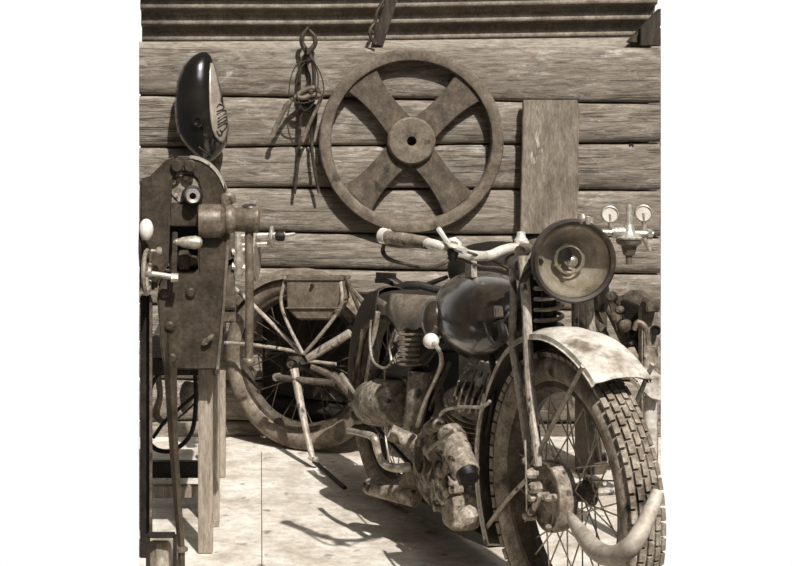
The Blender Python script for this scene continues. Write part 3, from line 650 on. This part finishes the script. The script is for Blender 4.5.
# girder fork
blF = A.pxs([(522.5, 256, .085), (526, 300, .085), (530, 385, .088), (537, 446, .09), (539, 466, .09)])
blR = A.pxs([(512, 268, .085), (513.5, 300, .085), (512, 337, .088), (516, 368, .09), (527, 444, .09), (531, 468, .09)])
def mirror(l): 
    return [p-A.r*(2*(p-A.C).dot(A.r)) for p in l]
part('fork_blade', MB().tube(blF, [0.0125, 0.0125, 0.0125, 0.012, 0.010], 10), 'fork')
part('fork_blade', MB().tube(blR, [0.009, 0.0095, 0.011, 0.010, 0.009, 0.008], 10), 'fork')
part('fork_blade', MB().tube(mirror(blF), 0.012, 10), 'fork')
part('fork_blade', MB().tube(mirror(blR), 0.0095, 10), 'fork')
m = MB(); m.tube(A.pxs([(512, 330, .085), (509, 336, .09), (512, 343, .085)]), 0.012, 8); part('clamp', m, 'fork')
m = MB(); m.helix(px(549, 326, .0), px(549, 262, .0), 0.034, 6, 0.0055); part('fork_spring', m, 'steeldull')
m = MB(); m.lathe(px(549, 330, 0), (0, 0, 1), [(0.03, -0.01), (0.036, 0.0), (0.036, 0.012), (0.02, 0.016), (0.018, 0.17)], 18); part('spring_seat', m, 'dark')
for y in (266, 336):
    m = MB(); a = px(517, y, 0.085); b_ = mirror([a])[0]; m.tube([a, b_], 0.013, 10); part('fork_link', m, 'dustydark')
m = MB(); m.tube([at(-0.20, 0, 0.63), at(-0.235, 0, 0.92)], 0.026, 14); part('steering_head', m, 'dark')
for k, (x, y) in enumerate(((521, 240), (525, 249))):
    m = MB(); m.lathe(px(x, y, .06), (0, 0, 1), [(0.012, -0.025), (0.016, -0.01), (0.018, 0.0), (0.012, 0.008), (0.010, 0.020), (0, 0.022)], 10); part('clamp_bolt', m, 'chrome')
m = MB(); m.tube([px(520, 252, .09), at(-0.2, 0, 0.93), mirror([px(520, 252, .09)])[0]], 0.016, 10); part('handlebar_clamp', m, 'dustydark')
# headlight
hc = px(573.5, 261, 0); hax = Vector((0.03, -1, 0.0)).normalized()
m = MB(); m.lathe(hc, hax, [(0, -0.150), (0.030, -0.146), (0.060, -0.125), (0.083, -0.085), (0.094, -0.040), (0.097, -0.002)], 40, caps=False)
hl = part('headlight', m, 'ironlight')
m = MB(); m.ring(hc, hax, [(0.0885, 0.0), (0.0895, 0.012), (0.097, 0.016), (0.102, 0.010), (0.1025, -0.012), (0.099, -0.014)], 56); part('headlight_rim', m, 'fenderdark', hl)
m = MB(); m.lathe(hc, hax, [(0.089, 0.002), (0.088, -0.008), (0.078, -0.030), (0.058, -0.055), (0.030, -0.075), (0.012, -0.080), (0, -0.080)], 40, caps=False); part('reflector', m, 'reflector', hl)
m = MB(); m.ell(hc-hax*0.055, (0.010, 0, 0), (0, 0.02, 0), (0, 0, 0.010)); m.ell(hc-hax*0.03+Vector((-0.012, 0, 0.012)), (0.016, 0, 0), (0, 0.010, 0), (0, 0, 0.016)); part('bulb', m, 'dark', hl)
m = MB(); m.ring(hc-hax*0.045, hax, [(0.034, -0.002), (0.038, 0.002), (0.034, 0.006), (0.030, 0.002)], 32); m.ell(hc-hax*0.045+Vector((0.004, 0, -0.006)), (0.017, 0, 0), (0, 0.010, 0), (0, 0, 0.015)); part('bulb_shield', m, 'steel', hl)
m = MB(); m.lathe(hc, hax, [(0.0895, 0.000), (0.0895, 0.005), (0.075, 0.010), (0.05, 0.015), (0.02, 0.018), (0, 0.018)]+[(0.02, 0.0145), (0.05, 0.0115), (0.075, 0.0065), (0.087, 0.001)][0:0], 40, caps=False)
m.lathe(hc, hax, [(0, 0.0145), (0.02, 0.0145), (0.05, 0.0115), (0.075, 0.0065), (0.0893, 0.0003)], 40, caps=False); part('lens', m, 'glass', hl)
m = MB(); m.lathe(px(583, 219, 0), (0, 0, 1), [(0.008, -0.012), (0.010, 0.0), (0.008, 0.006), (0.004, 0.012), (0, 0.012)], 10); m.lathe(px(588, 220, 0), (0, 0, 1), [(0.006, -0.01), (0.006, 0.008), (0, 0.01)], 10); part('rim_screw', m, 'steeldull', hl)
for v in (0.075, -0.075):
    m = MB(); m.tube([at(-0.16, v, 0.80), at(-0.10, v*1.2, 0.86), hc-hax*0.05+A.r*v], 0.009, 8); part('headlight_bracket', m, 'dark', hl)
# handlebars
barp = A.pxs([(525, 252, .03), (515, 248, .075), (503, 250, .12), (489, 255.5, .165), (473, 255.5, .22), (450, 249.5, .28), (428, 243, .32), (389, 237, .37)])
part('handlebar', MB().tube(barp, [0.0125]*8, 12), 'chrome')
barm = [at(-0.18, -.03, .93), at(-0.20, -.08, .93), at(-0.27, -.15, .925), at(-0.38, -.21, .92), at(-0.50, -.25, .92)]
part('handlebar', MB().tube(barm, 0.0125, 12), 'chrome')
for mi in (False, True):
    g_ = A.pxs([(427, 243, .322), (408, 240, .345), (386, 236.5, .374)]); e_ = A.pxs([(388, 236.7, .370), (382.5, 235.8, .378)])
    if mi: g_ = [at(-0.50, -.25, .92), at(-0.56, -.262, .92), at(-0.62, -.27, .92)]; e_ = [at(-0.61, -.27, .92), at(-0.63, -.272, .92)]
    gr = part('grip', MB().tube(g_, [0.0155, 0.017, 0.016], 14), 'dusty'); part('grip_end', MB().tube(e_, [0.020, 0.021], 14), 'chrome', gr)
    lv = A.pxs([(384, 244, .372), (383, 252, .37), (389, 259, .365), (405, 264, .35), (428, 268, .33), (446, 262, .30), (452, 253, .28)])
    part('lever', MB().tube([at(-0.62, -.285, .915), at(-0.64, -.285, .895), at(-0.58, -.29, .88), at(-0.54, -.285, .88), at(-0.50, -.28, .885), at(-0.46, -.27, .89), at(-0.44, -.25, .91)] if mi else lv, [0.005, 0.006, 0.006, 0.0045, 0.004, 0.005, 0.006], 8), 'dustydark')
m = MB(); m.tube(A.pxs([(438.5, 229, .30), (449, 244, .29)]), [0.007, 0.005], 8); m.ring(px(454, 243, .285), (0.2, -0.6, 1), [(0.010, 0), (0.016, 0.004), (0.020, 0), (0.016, -0.004)], 18); m.tube(A.pxs([(449, 246, .29), (465, 251, .27)]), 0.009, 8); part('throttle_lever', m, 'chrome')
m = MB(); m.lathe(px(453, 249, .285), (0, 0, -1), [(0.014, 0), (0.014, 0.012), (0.006, 0.03), (0, 0.03)], 10); part('lever_clamp', m, 'dark')
for l in ([(464, 251, .27), (480, 256, .2), (500, 264, .12), (514, 271, .07)], [(452, 256, .27), (480, 266, .2), (500, 268, .12), (513, 275, .07)], [(505, 268, .1), (507, 258, .1), (514, 254, .08)]):
    m = MB(); m.tube(A.pxs(l), 0.0032, 6); part('control_cable', m, 'dustydark')
# petrol tank
tcu, tcz = -0.555, 0.697
secs = []
for i_ in range(17):
    tt_ = -cos(pi*i_/16); k_ = (1-min(0.9995, abs(tt_))**2.25)**(1/2.25); secs.append((-0.535-0.225*tt_, 0.126*k_, 0.124*k_))
N = 36; m = MB(); vs = []
for (u, wv, hz) in secs:
    for k in range(N):
        a = 2*pi*k/N; sgx = math.copysign(abs(cos(a))**0.95, cos(a)); sgz = math.copysign(abs(sin(a))**0.95, sin(a))
        vs.append(at(u, wv*sgx, tcz+hz*sgz+0.03*(u+0.55)*0.6))
m.add(vs, [(i*N+k, i*N+(k+1) % N, (i+1)*N+(k+1) % N, (i+1)*N+k) for i in range(len(secs)-1) for k in range(N)]+[tuple(range(N)), tuple((len(secs)-1)*N+k for k in range(N))])
tko = part('petrol_tank', m, 'tank', smooth=60); ss = tko.modifiers.new('sub', 'SUBSURF'); ss.levels = 1; ss.render_levels = 1
m = MB(); m.lathe(px(470, 281, 0.03), (0, 0, 1), [(0.030, -0.02), (0.030, 0.004), (0.026, 0.008), (0, 0.009)], 20); part('filler_cap', m, 'dustydark', tko)
m = MB(); m.prism(A.pxs([(465, 257, .06), (471.5, 257, .06), (472, 278, .06), (465, 278, .06)]), A.r*-0.016); part('level_tube', m, 'fork', tko, bevel=0.002)
m = MB(); m.prism(A.pxs([(477, 309, .127), (486, 306, .127), (494, 306, .127), (495, 318, .127), (477, 321, .127)]), A.r*-0.025); part('knee_plate', m, 'dustydark', tko, bevel=0.003)
m = MB(); m.lathe(px(497, 332, .115), A.r, [(0.030, -0.03), (0.032, 0), (0.024, 0.006), (0.018, 0.0), (0, -0.004)], 18); m.tube(A.pxs([(484, 322, .13), (490, 340, .135), (500, 345, .135), (508, 338, .13), (505, 325, .13)]), 0.003, 6); part('horn', m, 'dark')
# oil tank bulge behind the petrol tank, gear lever
m = MB(); m.ell(px(434, 320, .115), A.h*0.05, A.r*0.035, Vector((0, 0, 0.058)), 20); part('oil_tank', m, 'tank')
m = MB(); m.tube(A.pxs([(432, 341, .20), (440, 352, .20), (441, 365, .19), (434, 382, .18), (425, 402, .16), (418, 425, .14)]), [0.006, 0.006, 0.006, 0.005, 0.006, 0.008], 8); gl_ = part('gear_lever', m, 'steeldull')
m = MB(); c = px(431, 341, .20); m.ell(c, (0.022, 0, 0), (0, 0.022, 0), (0, 0, 0.021)); part('lever_knob', m, 'white', gl_, label='white ball knob')
# saddle
top = A.pxs([(389, 293, .10), (405, 291, .10), (425, 294, .10), (441, 297, .10), (438, 327, .13), (423, 326, .13), (410, 328, .13), (398, 331, .13)])
n_ = 14; vs = []
for i in range(n_+1):
    t = i/n_; a = px(390+50*t, 293+3.0*t, .08); b_ = px(398+38*t, 330-3*t+1.6*sin(t*20), .13)
    for j in range(9):
        s2 = j/8; p = a.lerp(b_, s2); p = p+A.r*(0.018*sin(pi*s2)+0.0035*sin(t*9+s2*7)*s2)
        vs.append(p)
m = MB(); m.add(vs, [(i*9+j, i*9+j+1, (i+1)*9+j+1, (i+1)*9+j) for i in range(n_) for j in range(8)])
so = solid(part('saddle_cover', m, 'leather', smooth=60), 0.006)
m = MB(); pr_ = []
for (u, hw_, z0) in ((-1.20, 0.04, .68), (-1.17, 0.09, .69), (-1.10, 0.10, .69), (-1.0, 0.08, .685), (-0.88, 0.05, .68), (-0.80, 0.025, .68)):
    for k in range(12):
        a = 2*pi*k/12; pr_.append(at(u, hw_*cos(a), z0-0.015+0.018*sin(a)))
m.add(pr_, [(i*12+k, i*12+(k+1) % 12, (i+1)*12+(k+1) % 12, (i+1)*12+k) for i in range(5) for k in range(12)]+[tuple(range(12)), tuple(60+k for k in range(12))])
part('saddle', m, 'leatherdark', smooth=60)
for (x, v) in ((413, .12), (413, -.06)):
    m = MB(); m.helix(px(x, 366, v), px(x, 331, v), 0.042, 7, 0.0042); part('saddle_spring', m, 'ironlight')
m = MB(); m.tube(A.pxs([(389, 372, .10), (410, 368, .10), (424, 356, .10), (436, 345, .08), (470, 338, .05)]), [0.022, 0.026, 0.022, 0.018, 0.016], 10); part('saddle_frame', m, 'dark')
# rear fender
rfn = part('rear_fender', fender(A, cR, 0.353, 0.056, radians(95), radians(192), 0.10), 'fenderdark', smooth=50); solid(rfn)
m = MB(); m.tube(A.pxs([(378, 312, .11), (372, 350, .115), (365, 392, .12)]), 0.0085, 8); part('rear_stay', m, 'fork')
m = MB(); m.tube(A.pxs([(362, 330, .11), (359, 352, .115), (352, 392, .12)]), 0.005, 8); part('rear_stay', m, 'dustydark')
m = MB(); m.tube(A.pxs([(341.5, 375, .13), (350, 386, .13), (359, 397, .13)]), 0.0085, 8); part('rear_lever', m, 'steeldull')
m = MB(); m.tube(A.pxs([(371, 320, .12), (370, 345, .125), (374, 362, .13), (384, 368, .14), (391, 362, .14), (390, 346, .13), (394, 332, .12)]), 0.0042, 8); part('cable', m, 'steeldull')
m = MB(); m.tube(A.pxs([(385, 370, .13), (384, 400, .14), (386, 440, .15), (391, 466, .16)]), 0.003, 6); part('cable', m, 'steeldull')
# canister
ca, cb = px(371, 403, .12), px(400, 402, .10); cax = (cb-ca).normalized(); L = (cb-ca).length
m = MB(); m.lathe(ca, cax, [(0.045, -0.004), (0.062, 0.0), (0.068, 0.010), (0.070, L*0.3), (0.073, L*0.34), (0.070, L*0.38), (0.069, L-0.012), (0.064, L), (0.03, L+0.004)], 32); part('tool_canister', m, 'dusty')
# frame
part('seat_tube', MB().tube(A.pxs([(420, 372, .10), (417, 400, .11), (411, 438, .11)]), [0.034, 0.032, 0.030], 12), 'dusty')
part('seat_tube', MB().tube(A.pxs([(431, 365, .0), (423, 400, .0), (418, 440, .0)]), 0.018, 10), 'dustydark')
part('top_tube', MB().tube([at(-0.235, 0, .84), at(-0.55, 0, .60), at(-0.92, 0, .60)], 0.017, 10), 'dark')
part('down_tube', MB().tube([at(-0.22, 0, .68), at(-0.42, 0, .42), at(-0.47, 0, .16), at(-0.60, 0, .13)], 0.016, 10), 'dustydark')
for v in (0.07, -0.07):
    part('chain_stay', MB().tube([at(-0.85, v, .25), at(-1.26, v*1.5, RW)], 0.012, 8), 'dark')
    part('seat_stay', MB().tube([at(-0.95, v*0.8, .62), at(-1.26, v*1.6, RW)], 0.010, 8), 'dark')
part('cradle_tube', MB().tube(A.pxs([(486, 340, .05), (494, 372, .06), (492, 405, .07), (483, 450, .07)]), 0.009, 8), 'dark')
# engine
E1 = px(450, 470, .06)
m = MB()
m.ell(px(448, 468, .04), A.h*0.13, A.r*0.09, Vector((0, 0, 0.115)), 28, 0.8)
m.lathe(px(432, 448, .06), A.r, [(0.070, -0.06), (0.074, 0.02), (0.066, 0.035), (0.03, 0.042), (0, 0.042)], 28)
m.lathe(px(452, 486, .07), A.r, [(0.075, -0.06), (0.078, 0.03), (0.070, 0.045), (0.04, 0.052), (0, 0.052)], 28)
m.tube(A.pxs([(418, 470, .10), (424, 440, .12), (436, 424, .13), (449, 428, .12)]), [0.016, 0.02, 0.02, 0.016], 10)
m.tube(A.pxs([(440, 448, .14), (447, 462, .145), (441, 480, .14), (437, 498, .13)]), [0.012, 0.012, 0.016, 0.014], 10)
cc = part('crankcase', m, 'engine', smooth=60)
for (x, y, v, r_, hh) in ((431, 443, .12, .052, .02), (444, 489, .135, .046, .018)):
    m = MB(); m.lathe(px(x, y, v), A.r, [(r_*.9, -0.05), (r_, 0), (r_*.92, hh*.5), (r_*.6, hh), (r_*.3, hh*1.1), (0, hh*1.1)], 24); part('timing_cover', m, 'engine')
tx = bpy.data.textures.new('grime', 'CLOUDS'); tx.noise_scale = 0.035; tx.noise_depth = 3
ss = cc.modifiers.new('sub', 'SUBSURF'); ss.levels = 2; ss.render_levels = 2
dp = cc.modifiers.new('dirt', 'DISPLACE'); dp.texture = tx; dp.strength = 0.016; dp.mid_level = 0.5
m = MB(); m.lathe(px(420, 461, .14), A.r, [(0.030, -0.03), (0.040, 0), (0.034, 0.004), (0.026, -0.012), (0, -0.02)], 20); part('sprocket_cover', m, 'dustydark')
ga, gb = px(449, 431, .17), px(467, 473, .17); gx = (gb-ga).normalized(); L = (gb-ga).length
m = MB(); m.lathe(ga, gx, [(0, -0.006), (0.026, -0.003), (0.033, 0.003), (0.035, 0.010), (0.035, L*0.42), (0.0375, L*0.44), (0.0375, L*0.50), (0.035, L*0.52), (0.036, L*0.97), (0.032, L)], 28); dn_ = part('dynamo', m, 'dusty')
m = MB(); m.lathe(gb, gx, [(0.031, -0.002), (0.027, 0.004), (0.025, 0.022), (0, 0.022)], 24); part('end_cap', m, 'darker', dn_)
m = MB(); m.ring(ga+gx*0.03, gx, [(0.034, -0.006), (0.039, -0.004), (0.039, 0.004), (0.034, 0.006)], 28); m.tube(A.pxs([(455, 430, .22), (436, 444, .21), (425, 454, .2)]), 0.005, 6); part('strap', m, 'ironlight', dn_)
m = MB(); m.ell(px(461, 510, .10), A.h*0.045, A.r*0.045, Vector((0, 0, 0.050)), 24, 0.45)
pb = part('oil_pump', m, 'dusty', smooth=60)
m = MB(); m.lathe(px(470, 514, .16), A.r+A.h*0.8, [(0.024, 0), (0.024, 0.02), (0.016, 0.03), (0.012, 0.045), (0, 0.046)], 8); part('pump_nut', m, 'fork', pb)
for (x, y, v) in ((440, 482, .15), (427, 470, .12), (452, 490, .14), (436, 508, .13), (424, 446, .12)):
    m = MB(); m.lathe(px(x, y, v), A.r, [(0.010, -0.03), (0.010, 0.006), (0, 0.009)], 6); part('engine_bolt', m, 'steeldull')
m = MB(); m.prism(A.pxs([(400, 495, .05), (430, 505, .05), (470, 528, .05), (490, 540, .05), (488, 548, .05), (425, 520, .05), (400, 505, .05)]), A.r*-0.12); part('sump_guard', m, 'dark')
# finned cylinder and head
ca = px(461, 452, .05); cax = Vector((0, 0, 1))*0.97+A.h*0.12+A.r*0.02; cax.normalize()
ctop = px(473, 404, .05); cax = (ctop-ca).normalized(); L = (ctop-ca).length
m = MB(); m.lathe(ca, cax, [(0.048, -0.03), (0.048, L)], 24)
nf = 11
for k in range(nf):
    h0 = L*(0.02+0.96*k/(nf-1)); m.lathe(ca, cax, [(0.045, h0-0.003), (0.077+0.004*(k/nf), h0-0.0016), (0.078+0.004*(k/nf), h0+0.0012), (0.045, h0+0.003)], 30)
part('cylinder_barrel', m, 'dusty')
m = MB(); m.lathe(ctop, cax, [(0.070, 0.0), (0.072, 0.008), (0.066, 0.016), (0.062, 0.026), (0.05, 0.03), (0, 0.03)], 28)
hd = part('cylinder_head', m, 'dusty')
for k in range(7):
    o_ = (k-3)*0.017; hf = sqrt(max(0.0005, 0.066**2-o_**2))
    sdv = A.h*0.6-A.r*0.8; sdv = (sdv-cax*sdv.dot(cax)).normalized(); fw = cax.cross(sdv)
    m = MB(); m.box(ctop+cax*0.042+sdv*o_, fw*hf, sdv*0.0028, cax*0.026); part('cooling_fin', m, 'fork', hd)
m = MB(); m.lathe(ctop+cax*0.06, cax, [(0.009, -0.03), (0.009, 0.01), (0.006, 0.012), (0.006, 0.03), (0, 0.03)], 8); part('spark_plug', m, 'white', hd)
m = MB(); m.tube(A.pxs([(443, 422, .14), (440, 416, .14), (446, 410, .14), (462, 407, .13), (482, 407, .12), (490, 401, .11)]), 0.0045, 8); part('fuel_pipe', m, 'steeldull')
m = MB(); m.helix(px(466, 372, .05), px(475, 360, .05), 0.012, 3, 0.0025); part('coil_wire', m, 'steel')
# carburettor, pipes
m = MB(); m.lathe(px(440, 425, .09), (0, 0, 1), [(0.02, -0.04), (0.028, -0.03), (0.028, 0.02), (0.018, 0.03), (0.012, 0.06)], 16); part('carburettor', m, 'dustydark')
for l, r in (([(449, 398, .08), (452, 420, .08), (450, 440, .08)], 0.014), ([(434, 372, .07), (440, 395, .07), (436, 420, .07)], 0.012), ([(443, 362, .05), (428, 392, .09), (420, 414, .10)], 0.008), ([(450, 362, .05), (437, 392, .08), (430, 410, .09)], 0.006)):
    part('pipe', MB().tube(A.pxs(l), r, 10), 'dustydark')
def openpipe(a, b_, r):
    ax = (b_-a).normalized(); L = (b_-a).length; m = MB(); m.lathe(a, ax, [(0, 0.03), (r*0.7, 0.03), (r*0.75, 0.0), (r, -0.001), (r*1.03, 0.012), (r, L)], 20); return m
part('exhaust_pipe', openpipe(px(369, 486.5, .20), px(416, 499, .12), 0.0245), 'dusty')
part('foot_peg', openpipe(px(390, 432, .20), px(416, 444, .13), 0.024), 'dusty')
m = MB(); m.tube(A.pxs([(348.5, 430.5, .24), (360, 433, .24), (373.5, 437.5, .23), (378, 452, .22), (384, 464, .21), (396, 468, .20), (408, 467, .16)]), [0.010, 0.0085, 0.012, 0.011, 0.011, 0.013, 0.014], 10); part('kick_starter', m, 'steeldull')
for k, y in enumerate((396, 415, 430)):
    m = MB(); m.lathe(px(357, y, .10), A.r, [(0.018, -0.03), (0.018, 0.01), (0.009, 0.02), (0, 0.02)], 8); part('axle_nut', m, 'dustydark')
part('drive_chain', MB().tube([at(-0.85, .09, .29), at(-1.26, .09, .405), at(-1.32, .09, .345), at(-1.26, .09, .28), at(-0.85, .09, .21)], 0.008, 6, closed=False), 'darker')
m = MB(); m.lathe(at(-1.26, 0, RW), A.r, [(0.07, 0.03), (0.085, 0.034), (0.085, 0.07), (0.02, 0.085), (0, 0.085)], 32); part('rear_drum', m, 'dustydark')
m = MB(); m.box(at(-0.95, 0, 0.44), A.h*0.08, A.r*0.06, Vector((0, 0, 0.11))); part('battery_box', m, 'darker', bevel=0.008)
m = MB(); m.ell(at(-0.82, 0.0, 0.27), A.h*0.13, A.r*0.075, Vector((0, 0, 0.10)), 20, 0.7); part('gearbox', m, 'dark', smooth=60)
# bent bar in front of the front tyre
m = MB(); m.tube([px(571, 517, .10), px(579, 530, .13), px(596, 550, .16), px(614, 556, .17), px(632, 545, .16), px(645, 523, .13), px(652, 507, .11), px(658, 492, .09)], [0.010, 0.017, 0.022, 0.022, 0.020, 0.017, 0.015, 0.013], 14); part('crash_bar', m, 'paletube')
# number marks on the cylinder head cover
# ===== far motorcycle
B = Fr((0.102, 5.77), radians(60)); bx = B.px
bike2 = empty('motorcycle', B.at(0.65, 0, 0), 'dusty old motorcycle with leather saddlebag parked along the log wall', 'motorcycle')
def p2(name, mb, mt, parent=bike2, **k): return mb.build(name, M[mt], parent, **k)
c2 = wheel(B, 0, 0.326, 0.088, 0.246, bike2, drum=0.075, nsp=32, sp_m='rim', tyre_m='rubber2')
fo2 = p2('rear_fender', fender(B, c2, 0.338, 0.058, radians(15), radians(150), 0.03), 'rubber2', smooth=50); solid(fo2)
m = MB(); m.box(B.at(0.03, -0.125, 0.36), B.h*0.26, B.r*0.04, Vector((0, 0, 0.21))); p2('saddlebag', m, 'dark', bevel=0.02, label='added dark box standing in for shade behind the wheel')  # made-up bag: dark box for the shade seen through the spokes
m = MB(); poly = B.pxs([(285, 279, .15), (341, 279, .15), (341.5, 302, .15), (330, 320.5, .15), (297, 320.5, .15), (286, 309, .15)]); m.prism(poly, B.r*-0.07); sbag = p2('saddlebag', m, 'bag', bevel=0.008)
m = MB(); m.tube(B.pxs([(286, 308, .155), (341, 308, .155)]), 0.003, 6); p2('bag_seam', m, 'bag', sbag)
m = MB(); m.prism(B.pxs([(285, 277, .155), (341, 277, .155), (341, 281, .155), (285, 281, .155)]), B.r*-0.08); p2('bag_lid', m, 'bag', sbag, bevel=0.003)
m = MB(); m.lathe(bx(312.5, 285.5, .155), B.r, [(0.007, 0), (0.007, 0.006), (0, 0.007)], 10); p2('bag_buckle', m, 'dark', sbag)
hubp = (302.5, 354)
for l, r, mt in (([(302, 354, .10), (255, 307, .10), (222, 277, .09)], 0.008, 'fork'), ([(303, 354, .11), (287, 322, .13), (281, 300, .14), (286, 277, .14)], 0.0062, 'fork'), ([(304, 354, .11), (322, 333, .13), (339, 310, .14), (342, 297, .15), (340, 278, .14)], 0.0066, 'fork'),
                 ([(300, 352, .10), (255, 345, .10), (212, 342, .09)], 0.0065, 'fork'), ([(308, 358, .10), (350, 333, .10)], 0.015, 'fork'), ([(308, 361, .10), (336, 364, .10)], 0.006, 'fork'), ([(347, 279, .12), (357, 305, .10), (367, 330, .08)], 0.007, 'dustydark'), ([(344, 280, .12), (360, 300, .10), (372, 322, .08)], 0.006, 'dustydark'), ([(286, 277, .13), (345, 277, .13)], 0.006, 'dustydark')):
    p2('rack_stay', MB().tube(B.pxs(l), r, 8), mt)
p2('frame_tube', MB().tube(B.pxs([(312, 366, .09), (335, 378, .08), (356, 402, .07)]), 0.016, 10), 'dustydark')
p2('frame_tube', MB().tube([B.at(.10, .05, .34), B.at(.40, .05, .62), B.at(.62, .0, .62), B.at(1.0, 0, .74)], 0.014, 10), 'dark')
p2('frame_tube', MB().tube([B.at(1.02, 0, .70), B.at(.88, 0, .4), B.at(.80, 0, .15), B.at(.4, 0, .15), B.at(0.02, .06, .33)], 0.014, 10), 'dark')
p2('foot_bar', MB().tube(B.pxs([(277, 377, .16), (300, 380, .16), (334, 383, .14)]), [0.011, 0.012, 0.012], 10), 'dustydark')
p2('foot_bar_end', MB().lathe(bx(276.5, 377, .16), B.r, [(0.012, -0.02), (0.014, 0.006), (0, 0.008)], 10), 'steel')
st = p2('side_stand', MB().tube(B.pxs([(294, 369, .15), (299, 395, .17), (306, 430, .20), (313, 460, .23)]), [0.016, 0.014, 0.012, 0.010], 10), 'fork')
p2('stand_foot', MB().tube(B.pxs([(309, 457, .23), (318, 460, .23)]), 0.009, 8), 'fork', st)
p2('muffler', MB().tube([B.at(-0.25, -.10, .13), B.at(.20, -.10, .12), B.at(.62, -.08, .15)], [0.04, 0.045, 0.02], 14), 'dark')
m = MB(); m.ell(B.at(.62, 0, .34), B.h*0.20, B.r*0.10, Vector((0, 0, 0.16)), 24, 0.7); p2('engine', m, 'dark', smooth=60)
m = MB(); m.lathe(B.at(.66, 0, .45), (0, 0, 1), [(0.05, 0), (0.05, .16), (0.04, .18)], 18)
for k in range(8): m.lathe(B.at(.66, 0, .46+.018*k), (0, 0, 1), [(0.05, -.003), (0.075, -.001), (0.075, .002), (0.05, .003)], 24)
p2('cylinder', m, 'dark')
m = MB(); m.ell(B.at(.78, 0, .70), B.h*0.20, B.r*0.11, Vector((0, 0, 0.10)), 24, 0.9); p2('petrol_tank', m, 'dark', smooth=60)
# far bike saddle
m = MB()
m.tube(B.pxs([(378, 279, .0), (388, 279, .0), (398, 284, .0), (408, 288.5, .0), (420, 287, .0), (434, 282, .0), (447, 277, .0)]), [0.012, 0.018, 0.014, 0.010, 0.009, 0.009, 0.007], 10, flat=1.8)
sd2 = p2('saddle', m, 'leatherdark', smooth=60)
m = MB(); m.beam(bx(376, 275, .05), bx(396, 276, .05), (0, 0.01, 0), (0, 0, 0.009)); m.beam(bx(375, 281, .05), bx(390, 281, .05), (0, 0.01, 0), (0, 0, 0.006)); p2('saddle_bracket', m, 'dark', sd2)
m = MB(); m.tube(B.pxs([(371, 295, .06), (380, 293, .06), (392, 291, .04)]), 0.012, 8); m.tube(B.pxs([(374, 301, .05), (390, 304, .05)]), 0.010, 8); m.tube([B.at(.40, 0, .62), bx(402, 288, 0)], 0.014, 8); p2('saddle_mount', m, 'darker')
# far bike fork, head and lamp
for v in (0.07, -0.07):
    p2('fork_blade', MB().tube([B.at(1.19, v, .46), B.at(1.12, v, .60), B.at(1.06, v*.8, .74)], 0.014, 10), 'dustydark')
p2('headlight', MB().lathe(bx(603, 296, .06), B.h, [(0, -0.07), (0.04, -0.055), (0.055, 0), (0.05, 0.006), (0, 0.012)], 20), 'dark')
m = MB(); m.prism(B.pxs([(607, 300, .06), (620, 296, .06), (626, 320, .06), (628, 345, .06), (615, 330, .06)]), B.r*-0.08); p2('tool_box', m, 'dustydark', bevel=0.005)
m = MB(); m.prism(B.pxs([(620, 300, .09), (640, 308, .09), (644, 345, .09), (640, 360, .09), (626, 330, .09)]), B.r*-0.04); p2('leg_shield', m, 'darker', bevel=0.004)
p2('horn', MB().lathe(bx(636, 308, .04), B.r, [(0.055, -0.04), (0.058, 0), (0.05, 0.01), (0.03, 0.014), (0, 0.016)], 20), 'dustydark')
for l in ([(606, 297, .1), (618, 305, .1), (628, 330, .1), (642, 352, .1)], [(622, 330, .1), (636, 322, .1), (648, 312, .1)], [(618, 345, .1), (632, 338, .1), (640, 325, .1)]):
    p2('control_cable', MB().tube(B.pxs(l), 0.005, 6), 'darker')
for (x, y, v, r) in ((611, 297, .12, .018), (615, 317, .12, .018), (625, 326, .12, .02), (619, 310, .12, .012)):
    m = MB(); m.lathe(bx(x, y, v), B.r, [(r, -0.02), (r, 0.004), (r*.5, 0.01), (0, 0.01)], 10); p2('fitting', m, 'dustydark')

# pale machine column at the right
mc = empty('drill_column', (P(652, 500, 4.95).x, 5.0, 0), 'pale metal machine column standing behind the front fender', 'machine')
D5 = 4.95; q5 = lambda l, o=0: [P(x, y, D5+o) for x, y in l]
pcx = P(652, 400, D5).x; m = MB(); zt = P(0, 306, D5).z
m.box((pcx, 5.0, zt/2), (0.026, 0, 0), (0, 0.03, 0), (0, 0, zt/2)); m.build('column', M['dusty'], mc, bevel=0.006)
m = MB(); m.prism(q5([(646, 305), (650, 301), (660, 301), (660, 312), (647, 313)], -0.03), (0, 0.08, 0)); m.build('cap', M['dustydark'], mc, bevel=0.004)
m = MB(); m.lathe(P(655, 330, D5), (0, -1, 0), [(0.016, 0), (0.016, 0.010), (0.012, 0.010), (0.011, 0.004), (0, 0.004)], 18); m.build('port', M['darker'], mc)
m = MB(); m.tube(q5([(649, 345), (646, 328), (638, 322), (634, 330)], -0.03), 0.008, 8); m.build('pipe', M['ironlight'], mc)
mb_ = MB(); mb_.prism([P(637, 382, 4.45), P(661, 374, 4.45), P(661, 402, 4.45), P(650, 399, 4.45), P(640, 390, 4.45)], (0, 0.12, 0))
mb_.lathe(P(650, 396, 4.5), (0, 0, -1), [(0.02, 0), (0.02, P(650, 396, 4.5).z)], 12)
tag(mb_.build('metal_stand', M['fender'], bevel=0.004), 'pale worn metal plate on a post right of the front tyre', 'stand')

# thin dark tube on the floor, running from the side stand foot
m = MB(); a = P(313, 462, 1); 
def fl(x, y, z=0.006):
    d = (CH-z)*F/(y-HY); return P(x, y, d)
m.tube([fl(314, 461), fl(345, 488)], 0.007, 8, spline=False)
tag(m.build('floor_rod', M['dark']), 'thin dark tube lying on the concrete floor by the side stand', 'rod')
